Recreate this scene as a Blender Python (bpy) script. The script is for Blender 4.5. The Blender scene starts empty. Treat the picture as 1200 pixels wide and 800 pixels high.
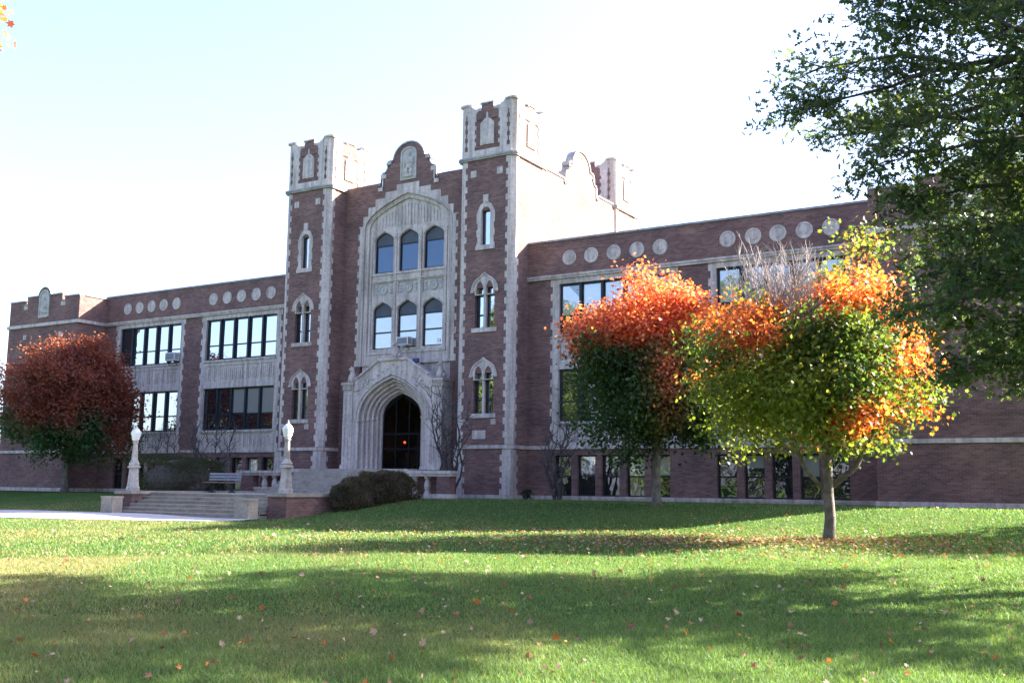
import bpy, math, random
import numpy as np
from mathutils import Vector, Matrix
from mathutils.geometry import tessellate_polygon

random.seed(7)
rng = np.random.default_rng(7)
scene = bpy.context.scene
COL = scene.collection
R = math.radians

# ------------------------------------------------------------------ materials
def new_mat(name):
    m = bpy.data.materials.new(name); m.use_nodes = True
    nt = m.node_tree
    b = nt.nodes.get('Principled BSDF')
    return m, nt, b

def N(nt, t, **kw):
    n = nt.nodes.new(t)
    for k, v in kw.items():
        if k in n.inputs.keys(): n.inputs[k].default_value = v
        else: setattr(n, k, v)
    return n

def ramp(nt, pts):
    r = nt.nodes.new('ShaderNodeValToRGB')
    e = r.color_ramp.elements
    while len(e) < len(pts): e.new(0.5)
    for i, (p, c) in enumerate(pts):
        e[i].position = p; e[i].color = (*c, 1)
    return r

def noisy(name, c1, c2, scale=3.0, detail=6.0, rough=0.85, bump=0.0, bscale=20.0, fine=None, spec=0.3, streak=0.0):
    """two-tone material broken up by world-space noise"""
    m, nt, b = new_mat(name)
    geo = N(nt, 'ShaderNodeNewGeometry')
    n = N(nt, 'ShaderNodeTexNoise', Scale=scale, Detail=detail)
    nt.links.new(geo.outputs['Position'], n.inputs['Vector'])
    r = ramp(nt, [(0.3, c1), (0.7, c2)])
    nt.links.new(n.outputs['Fac'], r.inputs['Fac'])
    out = r.outputs['Color']
    if fine:
        n2 = N(nt, 'ShaderNodeTexNoise', Scale=fine, Detail=3.0)
        nt.links.new(geo.outputs['Position'], n2.inputs['Vector'])
        r2 = ramp(nt, [(0.3, (0.82, 0.82, 0.82)), (0.7, (1.13, 1.13, 1.13))])
        nt.links.new(n2.outputs['Fac'], r2.inputs['Fac'])
        mx = N(nt, 'ShaderNodeMixRGB', blend_type='MULTIPLY', Fac=1.0)
        nt.links.new(out, mx.inputs['Color1']); nt.links.new(r2.outputs['Color'], mx.inputs['Color2'])
        out = mx.outputs['Color']
    nt.links.new(out, b.inputs['Base Color'])
    b.inputs['Roughness'].default_value = rough
    b.inputs['Specular IOR Level'].default_value = spec
    if streak:
        mp = N(nt, 'ShaderNodeMapping'); mp.inputs['Scale'].default_value = (3.2, 3.2, 0.22)
        nt.links.new(geo.outputs['Position'], mp.inputs['Vector'])
        n4 = N(nt, 'ShaderNodeTexNoise', Scale=1.6, Detail=5.0)
        nt.links.new(mp.outputs[0], n4.inputs['Vector'])
        r4 = ramp(nt, [(0.38, (0.62, 0.61, 0.60)), (0.56, (1.04, 1.04, 1.04))])
        nt.links.new(n4.outputs['Fac'], r4.inputs['Fac'])
        m4_ = N(nt, 'ShaderNodeMixRGB', blend_type='MULTIPLY', Fac=streak)
        nt.links.new(out, m4_.inputs['Color1']); nt.links.new(r4.outputs['Color'], m4_.inputs['Color2'])
        nt.links.new(m4_.outputs['Color'], b.inputs['Base Color'])
    if bump:
        n3 = N(nt, 'ShaderNodeTexNoise', Scale=bscale, Detail=4.0)
        nt.links.new(geo.outputs['Position'], n3.inputs['Vector'])
        bp = N(nt, 'ShaderNodeBump', Strength=bump, Distance=0.02)
        nt.links.new(n3.outputs['Fac'], bp.inputs['Height'])
        nt.links.new(bp.outputs['Normal'], b.inputs['Normal'])
    return m

def brick_mat(name, c1, c2, mortar):
    m, nt, b = new_mat(name)
    geo = N(nt, 'ShaderNodeNewGeometry')
    sep = N(nt, 'ShaderNodeSeparateXYZ')
    nt.links.new(geo.outputs['Position'], sep.inputs[0])
    add = N(nt, 'ShaderNodeMath', operation='ADD')
    nt.links.new(sep.outputs['X'], add.inputs[0]); nt.links.new(sep.outputs['Y'], add.inputs[1])
    cmb = N(nt, 'ShaderNodeCombineXYZ')
    nt.links.new(add.outputs[0], cmb.inputs['X']); nt.links.new(sep.outputs['Z'], cmb.inputs['Y'])
    br = nt.nodes.new('ShaderNodeTexBrick')
    br.inputs['Scale'].default_value = 1.0
    br.inputs['Brick Width'].default_value = 0.22
    br.inputs['Row Height'].default_value = 0.075
    br.inputs['Mortar Size'].default_value = 0.006
    br.inputs['Mortar Smooth'].default_value = 0.3
    br.inputs['Bias'].default_value = -0.1
    br.inputs['Color1'].default_value = (*c1, 1)
    br.inputs['Color2'].default_value = (*c2, 1)
    br.inputs['Mortar'].default_value = (*mortar, 1)
    nt.links.new(cmb.outputs[0], br.inputs['Vector'])
    # blotches and weathered courses
    n1 = N(nt, 'ShaderNodeTexNoise', Scale=0.7, Detail=5.0)
    nt.links.new(geo.outputs['Position'], n1.inputs['Vector'])
    r1 = ramp(nt, [(0.3, (0.74, 0.75, 0.78)), (0.74, (1.25, 1.2, 1.15))])
    nt.links.new(n1.outputs['Fac'], r1.inputs['Fac'])
    mp = N(nt, 'ShaderNodeMapping'); mp.inputs['Scale'].default_value = (0.9, 6.5, 1)
    nt.links.new(cmb.outputs[0], mp.inputs['Vector'])
    n2 = N(nt, 'ShaderNodeTexNoise', Scale=1.3, Detail=4.0)
    nt.links.new(mp.outputs[0], n2.inputs['Vector'])
    r2 = ramp(nt, [(0.3, (0.82, 0.82, 0.84)), (0.7, (1.15, 1.12, 1.1))])
    nt.links.new(n2.outputs['Fac'], r2.inputs['Fac'])
    m1 = N(nt, 'ShaderNodeMixRGB', blend_type='MULTIPLY', Fac=1.0)
    m2 = N(nt, 'ShaderNodeMixRGB', blend_type='MULTIPLY', Fac=1.0)
    nt.links.new(br.outputs['Color'], m1.inputs['Color1']); nt.links.new(r1.outputs['Color'], m1.inputs['Color2'])
    nt.links.new(m1.outputs[0], m2.inputs['Color1']); nt.links.new(r2.outputs['Color'], m2.inputs['Color2'])
    nt.links.new(m2.outputs[0], b.inputs['Base Color'])
    b.inputs['Roughness'].default_value = 0.9
    b.inputs['Specular IOR Level'].default_value = 0.2
    bp = N(nt, 'ShaderNodeBump', Strength=0.35, Distance=0.01)
    nt.links.new(br.outputs['Fac'], bp.inputs['Height']); bp.invert = True
    nt.links.new(bp.outputs['Normal'], b.inputs['Normal'])
    return m

def glass_mat(name, base, refl, tint=(0.9, 0.95, 1.0), wav=0.02):
    m, nt, b = new_mat(name)
    out = nt.nodes['Material Output']
    b.inputs['Base Color'].default_value = (*base, 1)
    b.inputs['Roughness'].default_value = 0.6
    b.inputs['Specular IOR Level'].default_value = 0.1
    g = N(nt, 'ShaderNodeBsdfGlossy', Roughness=0.015)
    g.inputs['Color'].default_value = (*tint, 1)
    geo = N(nt, 'ShaderNodeNewGeometry')
    n = N(nt, 'ShaderNodeTexNoise', Scale=1.6, Detail=1.0)
    nt.links.new(geo.outputs['Position'], n.inputs['Vector'])
    bp = N(nt, 'ShaderNodeBump', Strength=wav, Distance=0.3)
    nt.links.new(n.outputs['Fac'], bp.inputs['Height'])
    nt.links.new(bp.outputs['Normal'], g.inputs['Normal'])
    mx = N(nt, 'ShaderNodeMixShader', Fac=refl)
    nt.links.new(b.outputs[0], mx.inputs[1]); nt.links.new(g.outputs[0], mx.inputs[2])
    nt.links.new(mx.outputs[0], out.inputs['Surface'])
    return m

def leaf_mat(name, trans=0.5, rough=0.55, spec=0.35):
    m, nt, b = new_mat(name)
    out = nt.nodes['Material Output']
    at = N(nt, 'ShaderNodeAttribute', attribute_name='Col')
    nt.links.new(at.outputs['Color'], b.inputs['Base Color'])
    b.inputs['Roughness'].default_value = rough
    b.inputs['Specular IOR Level'].default_value = spec
    t = N(nt, 'ShaderNodeBsdfTranslucent')
    gm = N(nt, 'ShaderNodeMixRGB', blend_type='MULTIPLY', Fac=1.0)
    gm.inputs['Color2'].default_value = (1.9, 1.7, 0.9, 1)
    nt.links.new(at.outputs['Color'], gm.inputs['Color1'])
    nt.links.new(gm.outputs[0], t.inputs['Color'])
    mx = N(nt, 'ShaderNodeMixShader', Fac=trans)
    nt.links.new(b.outputs[0], mx.inputs[1]); nt.links.new(t.outputs[0], mx.inputs[2])
    nt.links.new(mx.outputs[0], out.inputs['Surface'])
    return m

M = {}
M['brick'] = brick_mat('brick', (0.145, 0.084, 0.074), (0.228, 0.134, 0.116), (0.225, 0.185, 0.165))
M['stone'] = noisy('limestone', (0.47, 0.41, 0.365), (0.58, 0.515, 0.46), 0.9, 7, 0.85, 0.08, 30, fine=7, streak=0.75)
M['stone_dark'] = noisy('weathered_stone', (0.26, 0.25, 0.24), (0.42, 0.40, 0.37), 2.0, 7, 0.85, 0.1, 30, fine=12)
M['carving'] = noisy('carved_stone', (0.36, 0.34, 0.31), (0.5, 0.47, 0.42), 3.0, 7, 0.9, 0.9, 9, fine=14)
M['step'] = noisy('step_stone', (0.25, 0.22, 0.18), (0.38, 0.34, 0.28), 2.2, 7, 0.9, 0.15, 25, fine=14)
M['frame'] = noisy('dark_frame', (0.012, 0.016, 0.024), (0.02, 0.026, 0.036), 4, 2, 0.45)
M['dark_panel'] = noisy('head_panel', (0.055, 0.062, 0.078), (0.075, 0.082, 0.098), 2, 2, 0.5)
M['glass'] = glass_mat('window_glass', (0.012, 0.014, 0.016), 0.42)
M['glass_blind'] = glass_mat('window_glass_blind', (0.27, 0.28, 0.25), 0.22)
M['glass_dim'] = glass_mat('window_glass_dim', (0.01, 0.012, 0.014), 0.12)
M['glass_mid'] = glass_mat('window_glass_mid', (0.012, 0.014, 0.014), 0.15)
M['glass_blue'] = glass_mat('window_glass_blue', (0.012, 0.022, 0.055), 0.085, (0.6, 0.8, 1.0))
M['coping'] = noisy('coping', (0.2, 0.21, 0.23), (0.34, 0.34, 0.35), 2.5, 6, 0.7, fine=10)
M['roof'] = noisy('roof', (0.10, 0.10, 0.10), (0.16, 0.15, 0.15), 1, 4, 0.9)
M['concrete'] = noisy('concrete', (0.40, 0.38, 0.34), (0.52, 0.50, 0.46), 1.2, 7, 0.9, 0.1, 40, fine=25)
M['terrace'] = noisy('terrace_paving', (0.28, 0.27, 0.25), (0.38, 0.36, 0.33), 1.2, 7, 0.9, 0.1, 40, fine=20)
M['lamp_stone'] = noisy('lamp_stone', (0.34, 0.32, 0.29), (0.52, 0.49, 0.45), 5, 6, 0.85, 0.15, 30, fine=16, streak=0.8)
M['lamp_globe'] = noisy('lamp_globe', (0.74, 0.74, 0.72), (0.8, 0.8, 0.78), 6, 2, 0.3)
M['bench_slat'] = noisy('bench_slat', (0.2, 0.22, 0.25), (0.28, 0.30, 0.33), 8, 4, 0.6)
M['bench_seat'] = noisy('bench_seat', (0.22, 0.16, 0.10), (0.3, 0.22, 0.14), 8, 4, 0.6)
M['iron_black'] = noisy('iron_black', (0.006, 0.006, 0.007), (0.01, 0.01, 0.012), 8, 3, 0.8, spec=0.1)
M['iron'] = noisy('iron', (0.02, 0.02, 0.022), (0.035, 0.035, 0.04), 8, 3, 0.5)
M['white_metal'] = noisy('white_metal', (0.6, 0.6, 0.58), (0.72, 0.72, 0.7), 5, 3, 0.5)
M['grille'] = noisy('grille', (0.16, 0.16, 0.17), (0.22, 0.22, 0.23), 8, 3, 0.5)
M['paper'] = noisy('paper', (0.7, 0.7, 0.68), (0.78, 0.78, 0.76), 6, 2, 0.8)
M['bark'] = noisy('bark', (0.085, 0.072, 0.06), (0.19, 0.165, 0.14), 6, 7, 0.95, 0.8, 14, fine=22)
M['bark_dark'] = noisy('bark_dark', (0.06, 0.052, 0.045), (0.13, 0.115, 0.10), 6, 7, 0.95, 0.8, 14, fine=22)
M['twig'] = noisy('twig', (0.05, 0.043, 0.042), (0.11, 0.095, 0.09), 6, 4, 0.95)
M['twig_pale'] = noisy('twig_pale', (0.24, 0.2, 0.19), (0.4, 0.35, 0.33), 6, 4, 0.95)
M['leaf'] = leaf_mat('leaf')
M['leaf_oak'] = leaf_mat('leaf_oak', 0.52, 0.45, 0.4)
M['leaf_fallen'] = leaf_mat('leaf_fallen', 0.15, 0.7, 0.2)
M['grass'] = leaf_mat('grass_blade', 0.35, 0.6, 0.25)
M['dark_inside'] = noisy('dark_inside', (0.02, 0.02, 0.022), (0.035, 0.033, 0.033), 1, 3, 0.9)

def emis(name, c, s):
    m, nt, b = new_mat(name)
    b.inputs['Base Color'].default_value = (*c, 1)
    b.inputs['Emission Color'].default_value = (*c, 1)
    b.inputs['Emission Strength'].default_value = s
    return m
M['lit_bulb'] = emis('lit_bulb', (1.0, 0.16, 0.06), 0.15)

# ------------------------------------------------------------------ helpers
class MB:
    def __init__(s): s.v = []; s.f = []
    def add(s, verts, faces):
        o = len(s.v); s.v += [tuple(p) for p in verts]
        s.f += [tuple(i + o for i in f) for f in faces]
    def box(s, x0, x1, y0, y1, z0, z1):
        s.add([(x0, y0, z0), (x1, y0, z0), (x1, y1, z0), (x0, y1, z0), (x0, y0, z1), (x1, y0, z1), (x1, y1, z1), (x0, y1, z1)],
              [(0, 1, 5, 4), (1, 2, 6, 5), (2, 3, 7, 6), (3, 0, 4, 7), (4, 5, 6, 7), (3, 2, 1, 0)])
    def prism(s, poly, z0, z1):                 # plan polygon extruded upwards
        n = len(poly)
        s.add([(x, y, z0) for x, y in poly] + [(x, y, z1) for x, y in poly],
              [(i, (i + 1) % n, n + (i + 1) % n, n + i) for i in range(n)] + [tuple(range(n, 2 * n)), tuple(range(n - 1, -1, -1))])
    def plate(s, outer, holes, y, depth, axis='y', back=False):
        """flat plate in the x-z plane at y (or y-z plane at x) with holes and reveals going back by depth"""
        loops = [outer] + list(holes)
        P = (lambda u, w, d: (u, y + d, w)) if axis == 'y' else (lambda u, w, d: (y + d, u, w))
        flat = [p for l in loops for p in l]
        tris = tessellate_polygon([[Vector((p[0], p[1], 0)) for p in l] for l in loops])
        s.add([P(u, w, 0) for u, w in flat], [tuple(t) for t in tris])
        if back: s.add([P(u, w, depth) for u, w in flat], [tuple(t) for t in tris])
        for l in loops:
            n = len(l)
            s.add([P(u, w, 0) for u, w in l] + [P(u, w, depth) for u, w in l],
                  [(i, (i + 1) % n, n + (i + 1) % n, n + i) for i in range(n)])
    def tube(s, pts, rad, seg=8, cap=True):
        pts = [Vector(p) for p in pts]; n = len(pts)
        if not hasattr(rad, '__len__'): rad = [rad] * n
        base = len(s.v); up = Vector((0.13, 0.31, 0.94))
        prev = None
        for i in range(n):
            d = (pts[min(i + 1, n - 1)] - pts[max(i - 1, 0)])
            if d.length < 1e-9: d = Vector((0, 0, 1))
            d.normalize()
            if prev is None:
                a = d.cross(up)
                if a.length < 0.05: a = d.cross(Vector((1, 0, 0)))
            else:
                a = prev - d * prev.dot(d)
                if a.length < 1e-4: a = d.cross(up)
            a.normalize(); prev = a; b = d.cross(a)
            for k in range(seg):
                t = 2 * math.pi * k / seg
                s.v.append(tuple(pts[i] + (a * math.cos(t) + b * math.sin(t)) * rad[i]))
        for i in range(n - 1):
            for k in range(seg):
                k2 = (k + 1) % seg
                s.f.append((base + i * seg + k, base + i * seg + k2, base + (i + 1) * seg + k2, base + (i + 1) * seg + k))
        if cap:
            s.f.append(tuple(base + k for k in range(seg - 1, -1, -1)))
            s.f.append(tuple(base + (n - 1) * seg + k for k in range(seg)))
    def lathe(s, prof, c=(0, 0, 0), seg=16, axis='z', rot=0.0):
        base = len(s.v)
        for r, h in prof:
            for k in range(seg):
                t = 2 * math.pi * k / seg + rot
                if axis == 'z': s.v.append((c[0] + r * math.cos(t), c[1] + r * math.sin(t), c[2] + h))
                else: s.v.append((c[0] + r * math.cos(t), c[1] + h, c[2] + r * math.sin(t)))
        n = len(prof)
        for i in range(n - 1):
            for k in range(seg):
                k2 = (k + 1) % seg
                s.f.append((base + i * seg + k, base + i * seg + k2, base + (i + 1) * seg + k2, base + (i + 1) * seg + k))
        s.f.append(tuple(base + k for k in range(seg - 1, -1, -1)))
        s.f.append(tuple(base + (n - 1) * seg + k for k in range(seg)))
    def ball(s, c, r, seg=10, rings=7):
        rx, ry, rz = r if hasattr(r, '__len__') else (r, r, r)
        base = len(s.v)
        for i in range(rings + 1):
            p = math.pi * i / rings
            for k in range(seg):
                t = 2 * math.pi * k / seg
                s.v.append((c[0] + rx * math.sin(p) * math.cos(t), c[1] + ry * math.sin(p) * math.sin(t), c[2] + rz * math.cos(p)))
        for i in range(rings):
            for k in range(seg):
                k2 = (k + 1) % seg
                s.f.append((base + i * seg + k, base + i * seg + k2, base + (i + 1) * seg + k2, base + (i + 1) * seg + k))
    def build(s, name, mat, parent=None, smooth=False):
        off = root_loc(parent) if parent else Vector((0, 0, 0))
        me = bpy.data.meshes.new(name)
        me.from_pydata([(x - off.x, y - off.y, z - off.z) for x, y, z in s.v], [], s.f)
        if smooth:
            me.polygons.foreach_set('use_smooth', [True] * len(me.polygons))
        me.materials.append(mat)
        o = bpy.data.objects.new(name, me); COL.objects.link(o)
        if parent: o.parent = parent
        return o

def root_loc(o):
    v = Vector((0, 0, 0))
    while o: v += o.location; o = o.parent
    return v

def tag(o, label=None, cat=None, group=None, kind=None):
    if label: o['label'] = label
    if cat: o['category'] = cat
    if group: o['group'] = group
    if kind: o['kind'] = kind
    return o

def thing(name, loc, label, cat, group=None):
    o = bpy.data.objects.new(name, None); COL.objects.link(o); o.location = loc
    o.empty_display_size = 0.3
    return tag(o, label, cat, group)

def copy_tree(o, loc, parent=None):
    c = o.copy(); COL.objects.link(c)
    if parent: c.parent = parent
    else: c.location = loc
    for ch in list(o.children): copy_tree(ch, None, c)
    return c

def rect(x0, x1, z0, z1): return [(x0, z0), (x1, z0), (x1, z1), (x0, z1)]

def arch(cx, w, z0, zs, za, k=0.6, n=10):
    """closed outline: jambs up to the spring line, then a pointed curve to the apex"""
    L = [(-w, z0)]
    for i in range(n + 1):
        t = i / n
        L.append(((1 - t) ** 2 * -w + 2 * t * (1 - t) * -w * 1.0 + t * t * 0, (1 - t) ** 2 * zs + 2 * t * (1 - t) * (zs + k * (za - zs)) + t * t * za))
    pts = [(cx + x, z) for x, z in L]
    pts += [(cx - x, z) for x, z in reversed(L[:-1])]
    return pts

def toothed(x0, x1, z0, z1, t=0.1, h=0.34, left=True, right=True):
    """rectangle whose upright edges alternate long and short stones"""
    n = max(2, int(round((z1 - z0) / h))); d = (z1 - z0) / n
    R_ = []; L_ = []
    for i in range(n):
        a, b = z0 + i * d, z0 + (i + 1) * d
        xr = x1 - (t if (i % 2 and right) else 0); xl = x0 + (t if (i % 2 and left) else 0)
        R_ += [(xr, a), (xr, b)]; L_ += [(xl, a), (xl, b)]
    def clean(l):
        o = []
        for p in l:
            if not o or (abs(p[0] - o[-1][0]) + abs(p[1] - o[-1][1]) > 1e-6): o.append(p)
        return o
    return clean(R_ + L_[::-1])

# ------------------------------------------------------------------ terrain
def gz(x, y):
    """height of the lawn"""
    x = np.asarray(x, float); y = np.asarray(y, float)
    t = np.clip((-5.0 - y) / 7.5, 0, 1); s = t * t * (3 - 2 * t)
    z = -0.2 - 0.70 * s
    t2 = np.clip((-12.5 - y) / 18.0, 0, 1)
    z = z - 0.43 * t2
    near = np.clip(1 - np.abs(y + 0.6) / 3, 0, 1) * 0
    z = z + 0.035 * np.sin(x * 0.37 + y * 0.21) * np.clip((-3 - y) / 6, 0, 1) + 0.02 * np.sin(x * 0.9 - y * 0.7 + 1.0) * np.clip((-3 - y) / 6, 0, 1)
    return z

def gzf(x, y): return float(gz(x, y))

# camera frame (fitted to the photograph) used only to decide where detail is worth building
CAM = np.array([31.307, -39.661, 0.268]); FPX = 1228.085
YAW, PITCH, ROLL = R(-31.455), R(8.003), R(0.727)
FW = Vector((math.sin(YAW) * math.cos(PITCH), math.cos(YAW) * math.cos(PITCH), math.sin(PITCH)))
RT0 = Vector((math.cos(YAW), -math.sin(YAW), 0)); UP0 = RT0.cross(FW)
RT = RT0 * math.cos(ROLL) + UP0 * math.sin(ROLL); UP = RT.cross(FW)
FH = np.array([math.sin(YAW), math.cos(YAW)]); RH = np.array([math.cos(YAW), -math.sin(YAW)])
def camxz(X, Z): return (CAM[0] + X * RH[0] + Z * FH[0], CAM[1] + X * RH[1] + Z * FH[1])

# the walk in front of the steps: far and near edge as x -> y
WALK_FAR = [(-60, -24.0), (-30, -17.2), (-10, -13.0), (-4.9, -12.12), (3.9, -12.12), (4.4, -12.5)]
WALK_NEAR = [(-60, -31.5), (-30, -24.2), (-4, -17.0), (2.5, -15.0), (3.9, -14.3), (4.4, -13.2)]
def interp(tab, x):
    xs, ys = zip(*tab); return np.interp(x, xs, ys)
def on_walk(x, y):
    x = np.asarray(x); y = np.asarray(y)
    return (x < 4.4) & (x > -60) & (y < interp(WALK_FAR, x)) & (y > interp(WALK_NEAR, x))
def blocked(x, y):          # nothing grows here
    return on_walk(x, y) | ((np.abs(x) < 4.75) & (y > -12.6)) | ((y > 1.3) & (np.abs(x) < 30)) | ((y > -0.75) & (np.abs(x) > 22.7) & (np.abs(x) < 30)) | ((y > -0.15) & (np.abs(x) < 7.2))

def build_lawn():
    xs = np.concatenate([np.linspace(-900, -80, 12), np.linspace(-70, 60, 131), np.linspace(70, 900, 12)])
    ys = np.concatenate([np.linspace(-900, -90, 12), np.linspace(-80, 6, 173), np.linspace(12, 1500, 14)])
    X, Y = np.meshgrid(xs, ys)
    Z = gz(X, Y)
    # hidden under the terrace, walls and steps the ground is kept below them
    Z = np.where((np.abs(X) < 4.2) & (Y > -11.6) & (Y < 1), Z - 0.75, Z)
    V = np.stack([X, Y, Z], -1).reshape(-1, 3)
    nx, ny = len(xs), len(ys)
    F = [(j * nx + i, j * nx + i + 1, (j + 1) * nx + i + 1, (j + 1) * nx + i) for j in range(ny - 1) for i in range(nx - 1)]
    me = bpy.data.meshes.new('lawn'); me.from_pydata(V.tolist(), [], F)
    me.polygons.foreach_set('use_smooth', [True] * len(F))
    m, nt, b = new_mat('lawn')
    geo = N(nt, 'ShaderNodeNewGeometry')
    n1 = N(nt, 'ShaderNodeTexNoise', Scale=0.22, Detail=6.0); n2 = N(nt, 'ShaderNodeTexNoise', Scale=9.0, Detail=5.0)
    n3 = N(nt, 'ShaderNodeTexNoise', Scale=55.0, Detail=3.0)
    for n in (n1, n2, n3): nt.links.new(geo.outputs['Position'], n.inputs['Vector'])
    r1 = ramp(nt, [(0.35, (0.058, 0.115, 0.034)), (0.58, (0.085, 0.14, 0.044)), (0.78, (0.14, 0.15, 0.068))])
    nt.links.new(n1.outputs['Fac'], r1.inputs['Fac'])
    r2 = ramp(nt, [(0.28, (0.55, 0.58, 0.5)), (0.75, (1.35, 1.3, 1.25))]); nt.links.new(n2.outputs['Fac'], r2.inputs['Fac'])
    r3 = ramp(nt, [(0.25, (0.45, 0.45, 0.45)), (0.8, (1.5, 1.5, 1.45))]); nt.links.new(n3.outputs['Fac'], r3.inputs['Fac'])
    a = N(nt, 'ShaderNodeMixRGB', blend_type='MULTIPLY', Fac=1.0); c = N(nt, 'ShaderNodeMixRGB', blend_type='MULTIPLY', Fac=1.0)
    nt.links.new(r1.outputs[0], a.inputs[1]); nt.links.new(r2.outputs[0], a.inputs[2])
    nt.links.new(a.outputs[0], c.inputs[1]); nt.links.new(r3.outputs[0], c.inputs[2])
    nt.links.new(c.outputs[0], b.inputs['Base Color']); b.inputs['Roughness'].default_value = 1.0
    b.inputs['Specular IOR Level'].default_value = 0.0
    bp = N(nt, 'ShaderNodeBump', Strength=0.8, Distance=0.05); nt.links.new(n3.outputs[0], bp.inputs['Height'])
    nt.links.new(bp.outputs[0], b.inputs['Normal'])
    me.materials.append(m)
    o = bpy.data.objects.new('lawn', me); COL.objects.link(o)
    tag(o, kind='structure')
    # walk
    xs = np.concatenate([np.linspace(-60, -8, 40), np.linspace(-7, 4.4, 40)])
    V = []; F = []; k = 12
    for i, x in enumerate(xs):
        f, n_ = float(interp(WALK_FAR, x)), float(interp(WALK_NEAR, x))
        for j in range(k):
            y = f + (n_ - f) * j / (k - 1)
            V.append((x, y, gzf(x, y) + 0.035))
    for i in range(len(xs) - 1):
        for j in range(k - 1):
            F.append((i * k + j, i * k + j + 1, (i + 1) * k + j + 1, (i + 1) * k + j))
    mb = MB(); mb.add(V, F)
    # edge skirts so that the slab has a thickness
    for j in (0, k - 1):
        for i in range(len(xs) - 1):
            a_, b_ = V[i * k + j], V[(i + 1) * k + j]
            mb.add([a_, b_, (b_[0], b_[1], b_[2] - 0.12), (a_[0], a_[1], a_[2] - 0.12)], [(0, 1, 2, 3)])
    tag(mb.build('path', M['concrete']), kind='structure')
build_lawn()

# ------------------------------------------------------------------ fast leaf meshes
LEAF_OVAL = np.array([(0, -0.5, 0), (0.26, -0.2, 0.05), (0.28, 0.12, 0.06), (0, 0.5, -0.04), (-0.28, 0.12, 0.06), (-0.26, -0.2, 0.05)])
LEAF_MAPLE = np.array([(0, -0.5, 0), (0.14, -0.3, 0.02), (0.46, -0.22, 0.06), (0.3, 0.0, 0.02), (0.42, 0.26, 0.06), (0.14, 0.2, 0.0),
                       (0, 0.55, -0.05), (-0.14, 0.2, 0.0), (-0.42, 0.26, 0.06), (-0.3, 0.0, 0.02), (-0.46, -0.22, 0.06), (-0.14, -0.3, 0.02)])
LEAF_OAK = np.array([(0, -0.5, 0), (0.05, -0.3, 0), (0.24, -0.24, 0.04), (0.07, -0.1, 0), (0.33, 0.06, 0.05), (0.08, 0.14, 0), (0.2, 0.34, 0.03),
                     (0, 0.52, -0.04), (-0.2, 0.34, 0.03), (-0.08, 0.14, 0), (-0.33, 0.06, 0.05), (-0.07, -0.1, 0), (-0.24, -0.24, 0.04), (-0.05, -0.3, 0)])
BLADE = None

def rand_dirs(n, up=0.0):
    v = rng.normal(size=(n, 3)); v[:, 2] += up
    return v / np.linalg.norm(v, axis=1, keepdims=True)

def leaves_mesh(name, C, S, NRM, COLR, shape, mat, parent=None, updir=None):
    C = np.asarray(C, float); n = len(C)
    if updir is None: updir = rand_dirs(n)
    t = np.cross(NRM, updir); t /= (np.linalg.norm(t, axis=1, keepdims=True) + 1e-9)
    u = np.cross(t, NRM)
    k = len(shape)
    V = C[:, None, :] + S[:, None, None] * (shape[None, :, 0, None] * t[:, None, :] + shape[None, :, 1, None] * u[:, None, :] + shape[None, :, 2, None] * NRM[:, None, :])
    if parent is not None:
        V = V - np.array(root_loc(parent))
    me = bpy.data.meshes.new(name)
    me.vertices.add(n * k); me.loops.add(n * k); me.polygons.add(n)
    me.vertices.foreach_set('co', V.reshape(-1).astype(np.float32))
    me.loops.foreach_set('vertex_index', np.arange(n * k, dtype=np.int32))
    me.polygons.foreach_set('loop_start', np.arange(0, n * k, k, dtype=np.int32))
    me.update(calc_edges=True)
    at = me.attributes.new('Col', 'FLOAT_COLOR', 'FACE')
    c4 = np.ones((n, 4), np.float32); c4[:, :3] = COLR
    at.data.foreach_set('color', c4.reshape(-1))
    me.materials.append(mat)
    o = bpy.data.objects.new(name, me); COL.objects.link(o)
    if parent is not None: o.parent = parent
    return o

def jitter(cols, amt=0.18):
    n = len(cols)
    f = np.exp(rng.normal(0, amt, (n, 1))); h = 1 + rng.normal(0, amt * 0.35, (n, 3))
    return np.clip(cols * f * h, 0.004, 0.9)

GREEN = np.array([0.045, 0.085, 0.022]); DKGREEN = np.array([0.022, 0.050, 0.020]); YGREEN = np.array([0.15, 0.19, 0.03])
ORANGE = np.array([0.42, 0.10, 0.022]); RED = np.array([0.30, 0.045, 0.030]); DKRED = np.array([0.17, 0.030, 0.028]); YELLOW = np.array([0.42, 0.26, 0.05])

# =================================================================== SCHOOL
a_, b_, W, P, C_ = 7.054, 4.046, 1.378, -0.613, 1.30
PX, PXL, PXR = 22.8, 29.6, 29.0
ZR = 11.5; ZSTR = 15.58
school = thing('school_building', (0, 0, -0.25), 'long three storey brick school with limestone trim, twin battlemented towers and a carved arched entrance', 'school')
def part(mb, name, mat, label=None, smooth=False, parent=None):
    o = mb.build(name, mat, parent or school, smooth)
    if label: o['label'] = label
    return o

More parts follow.
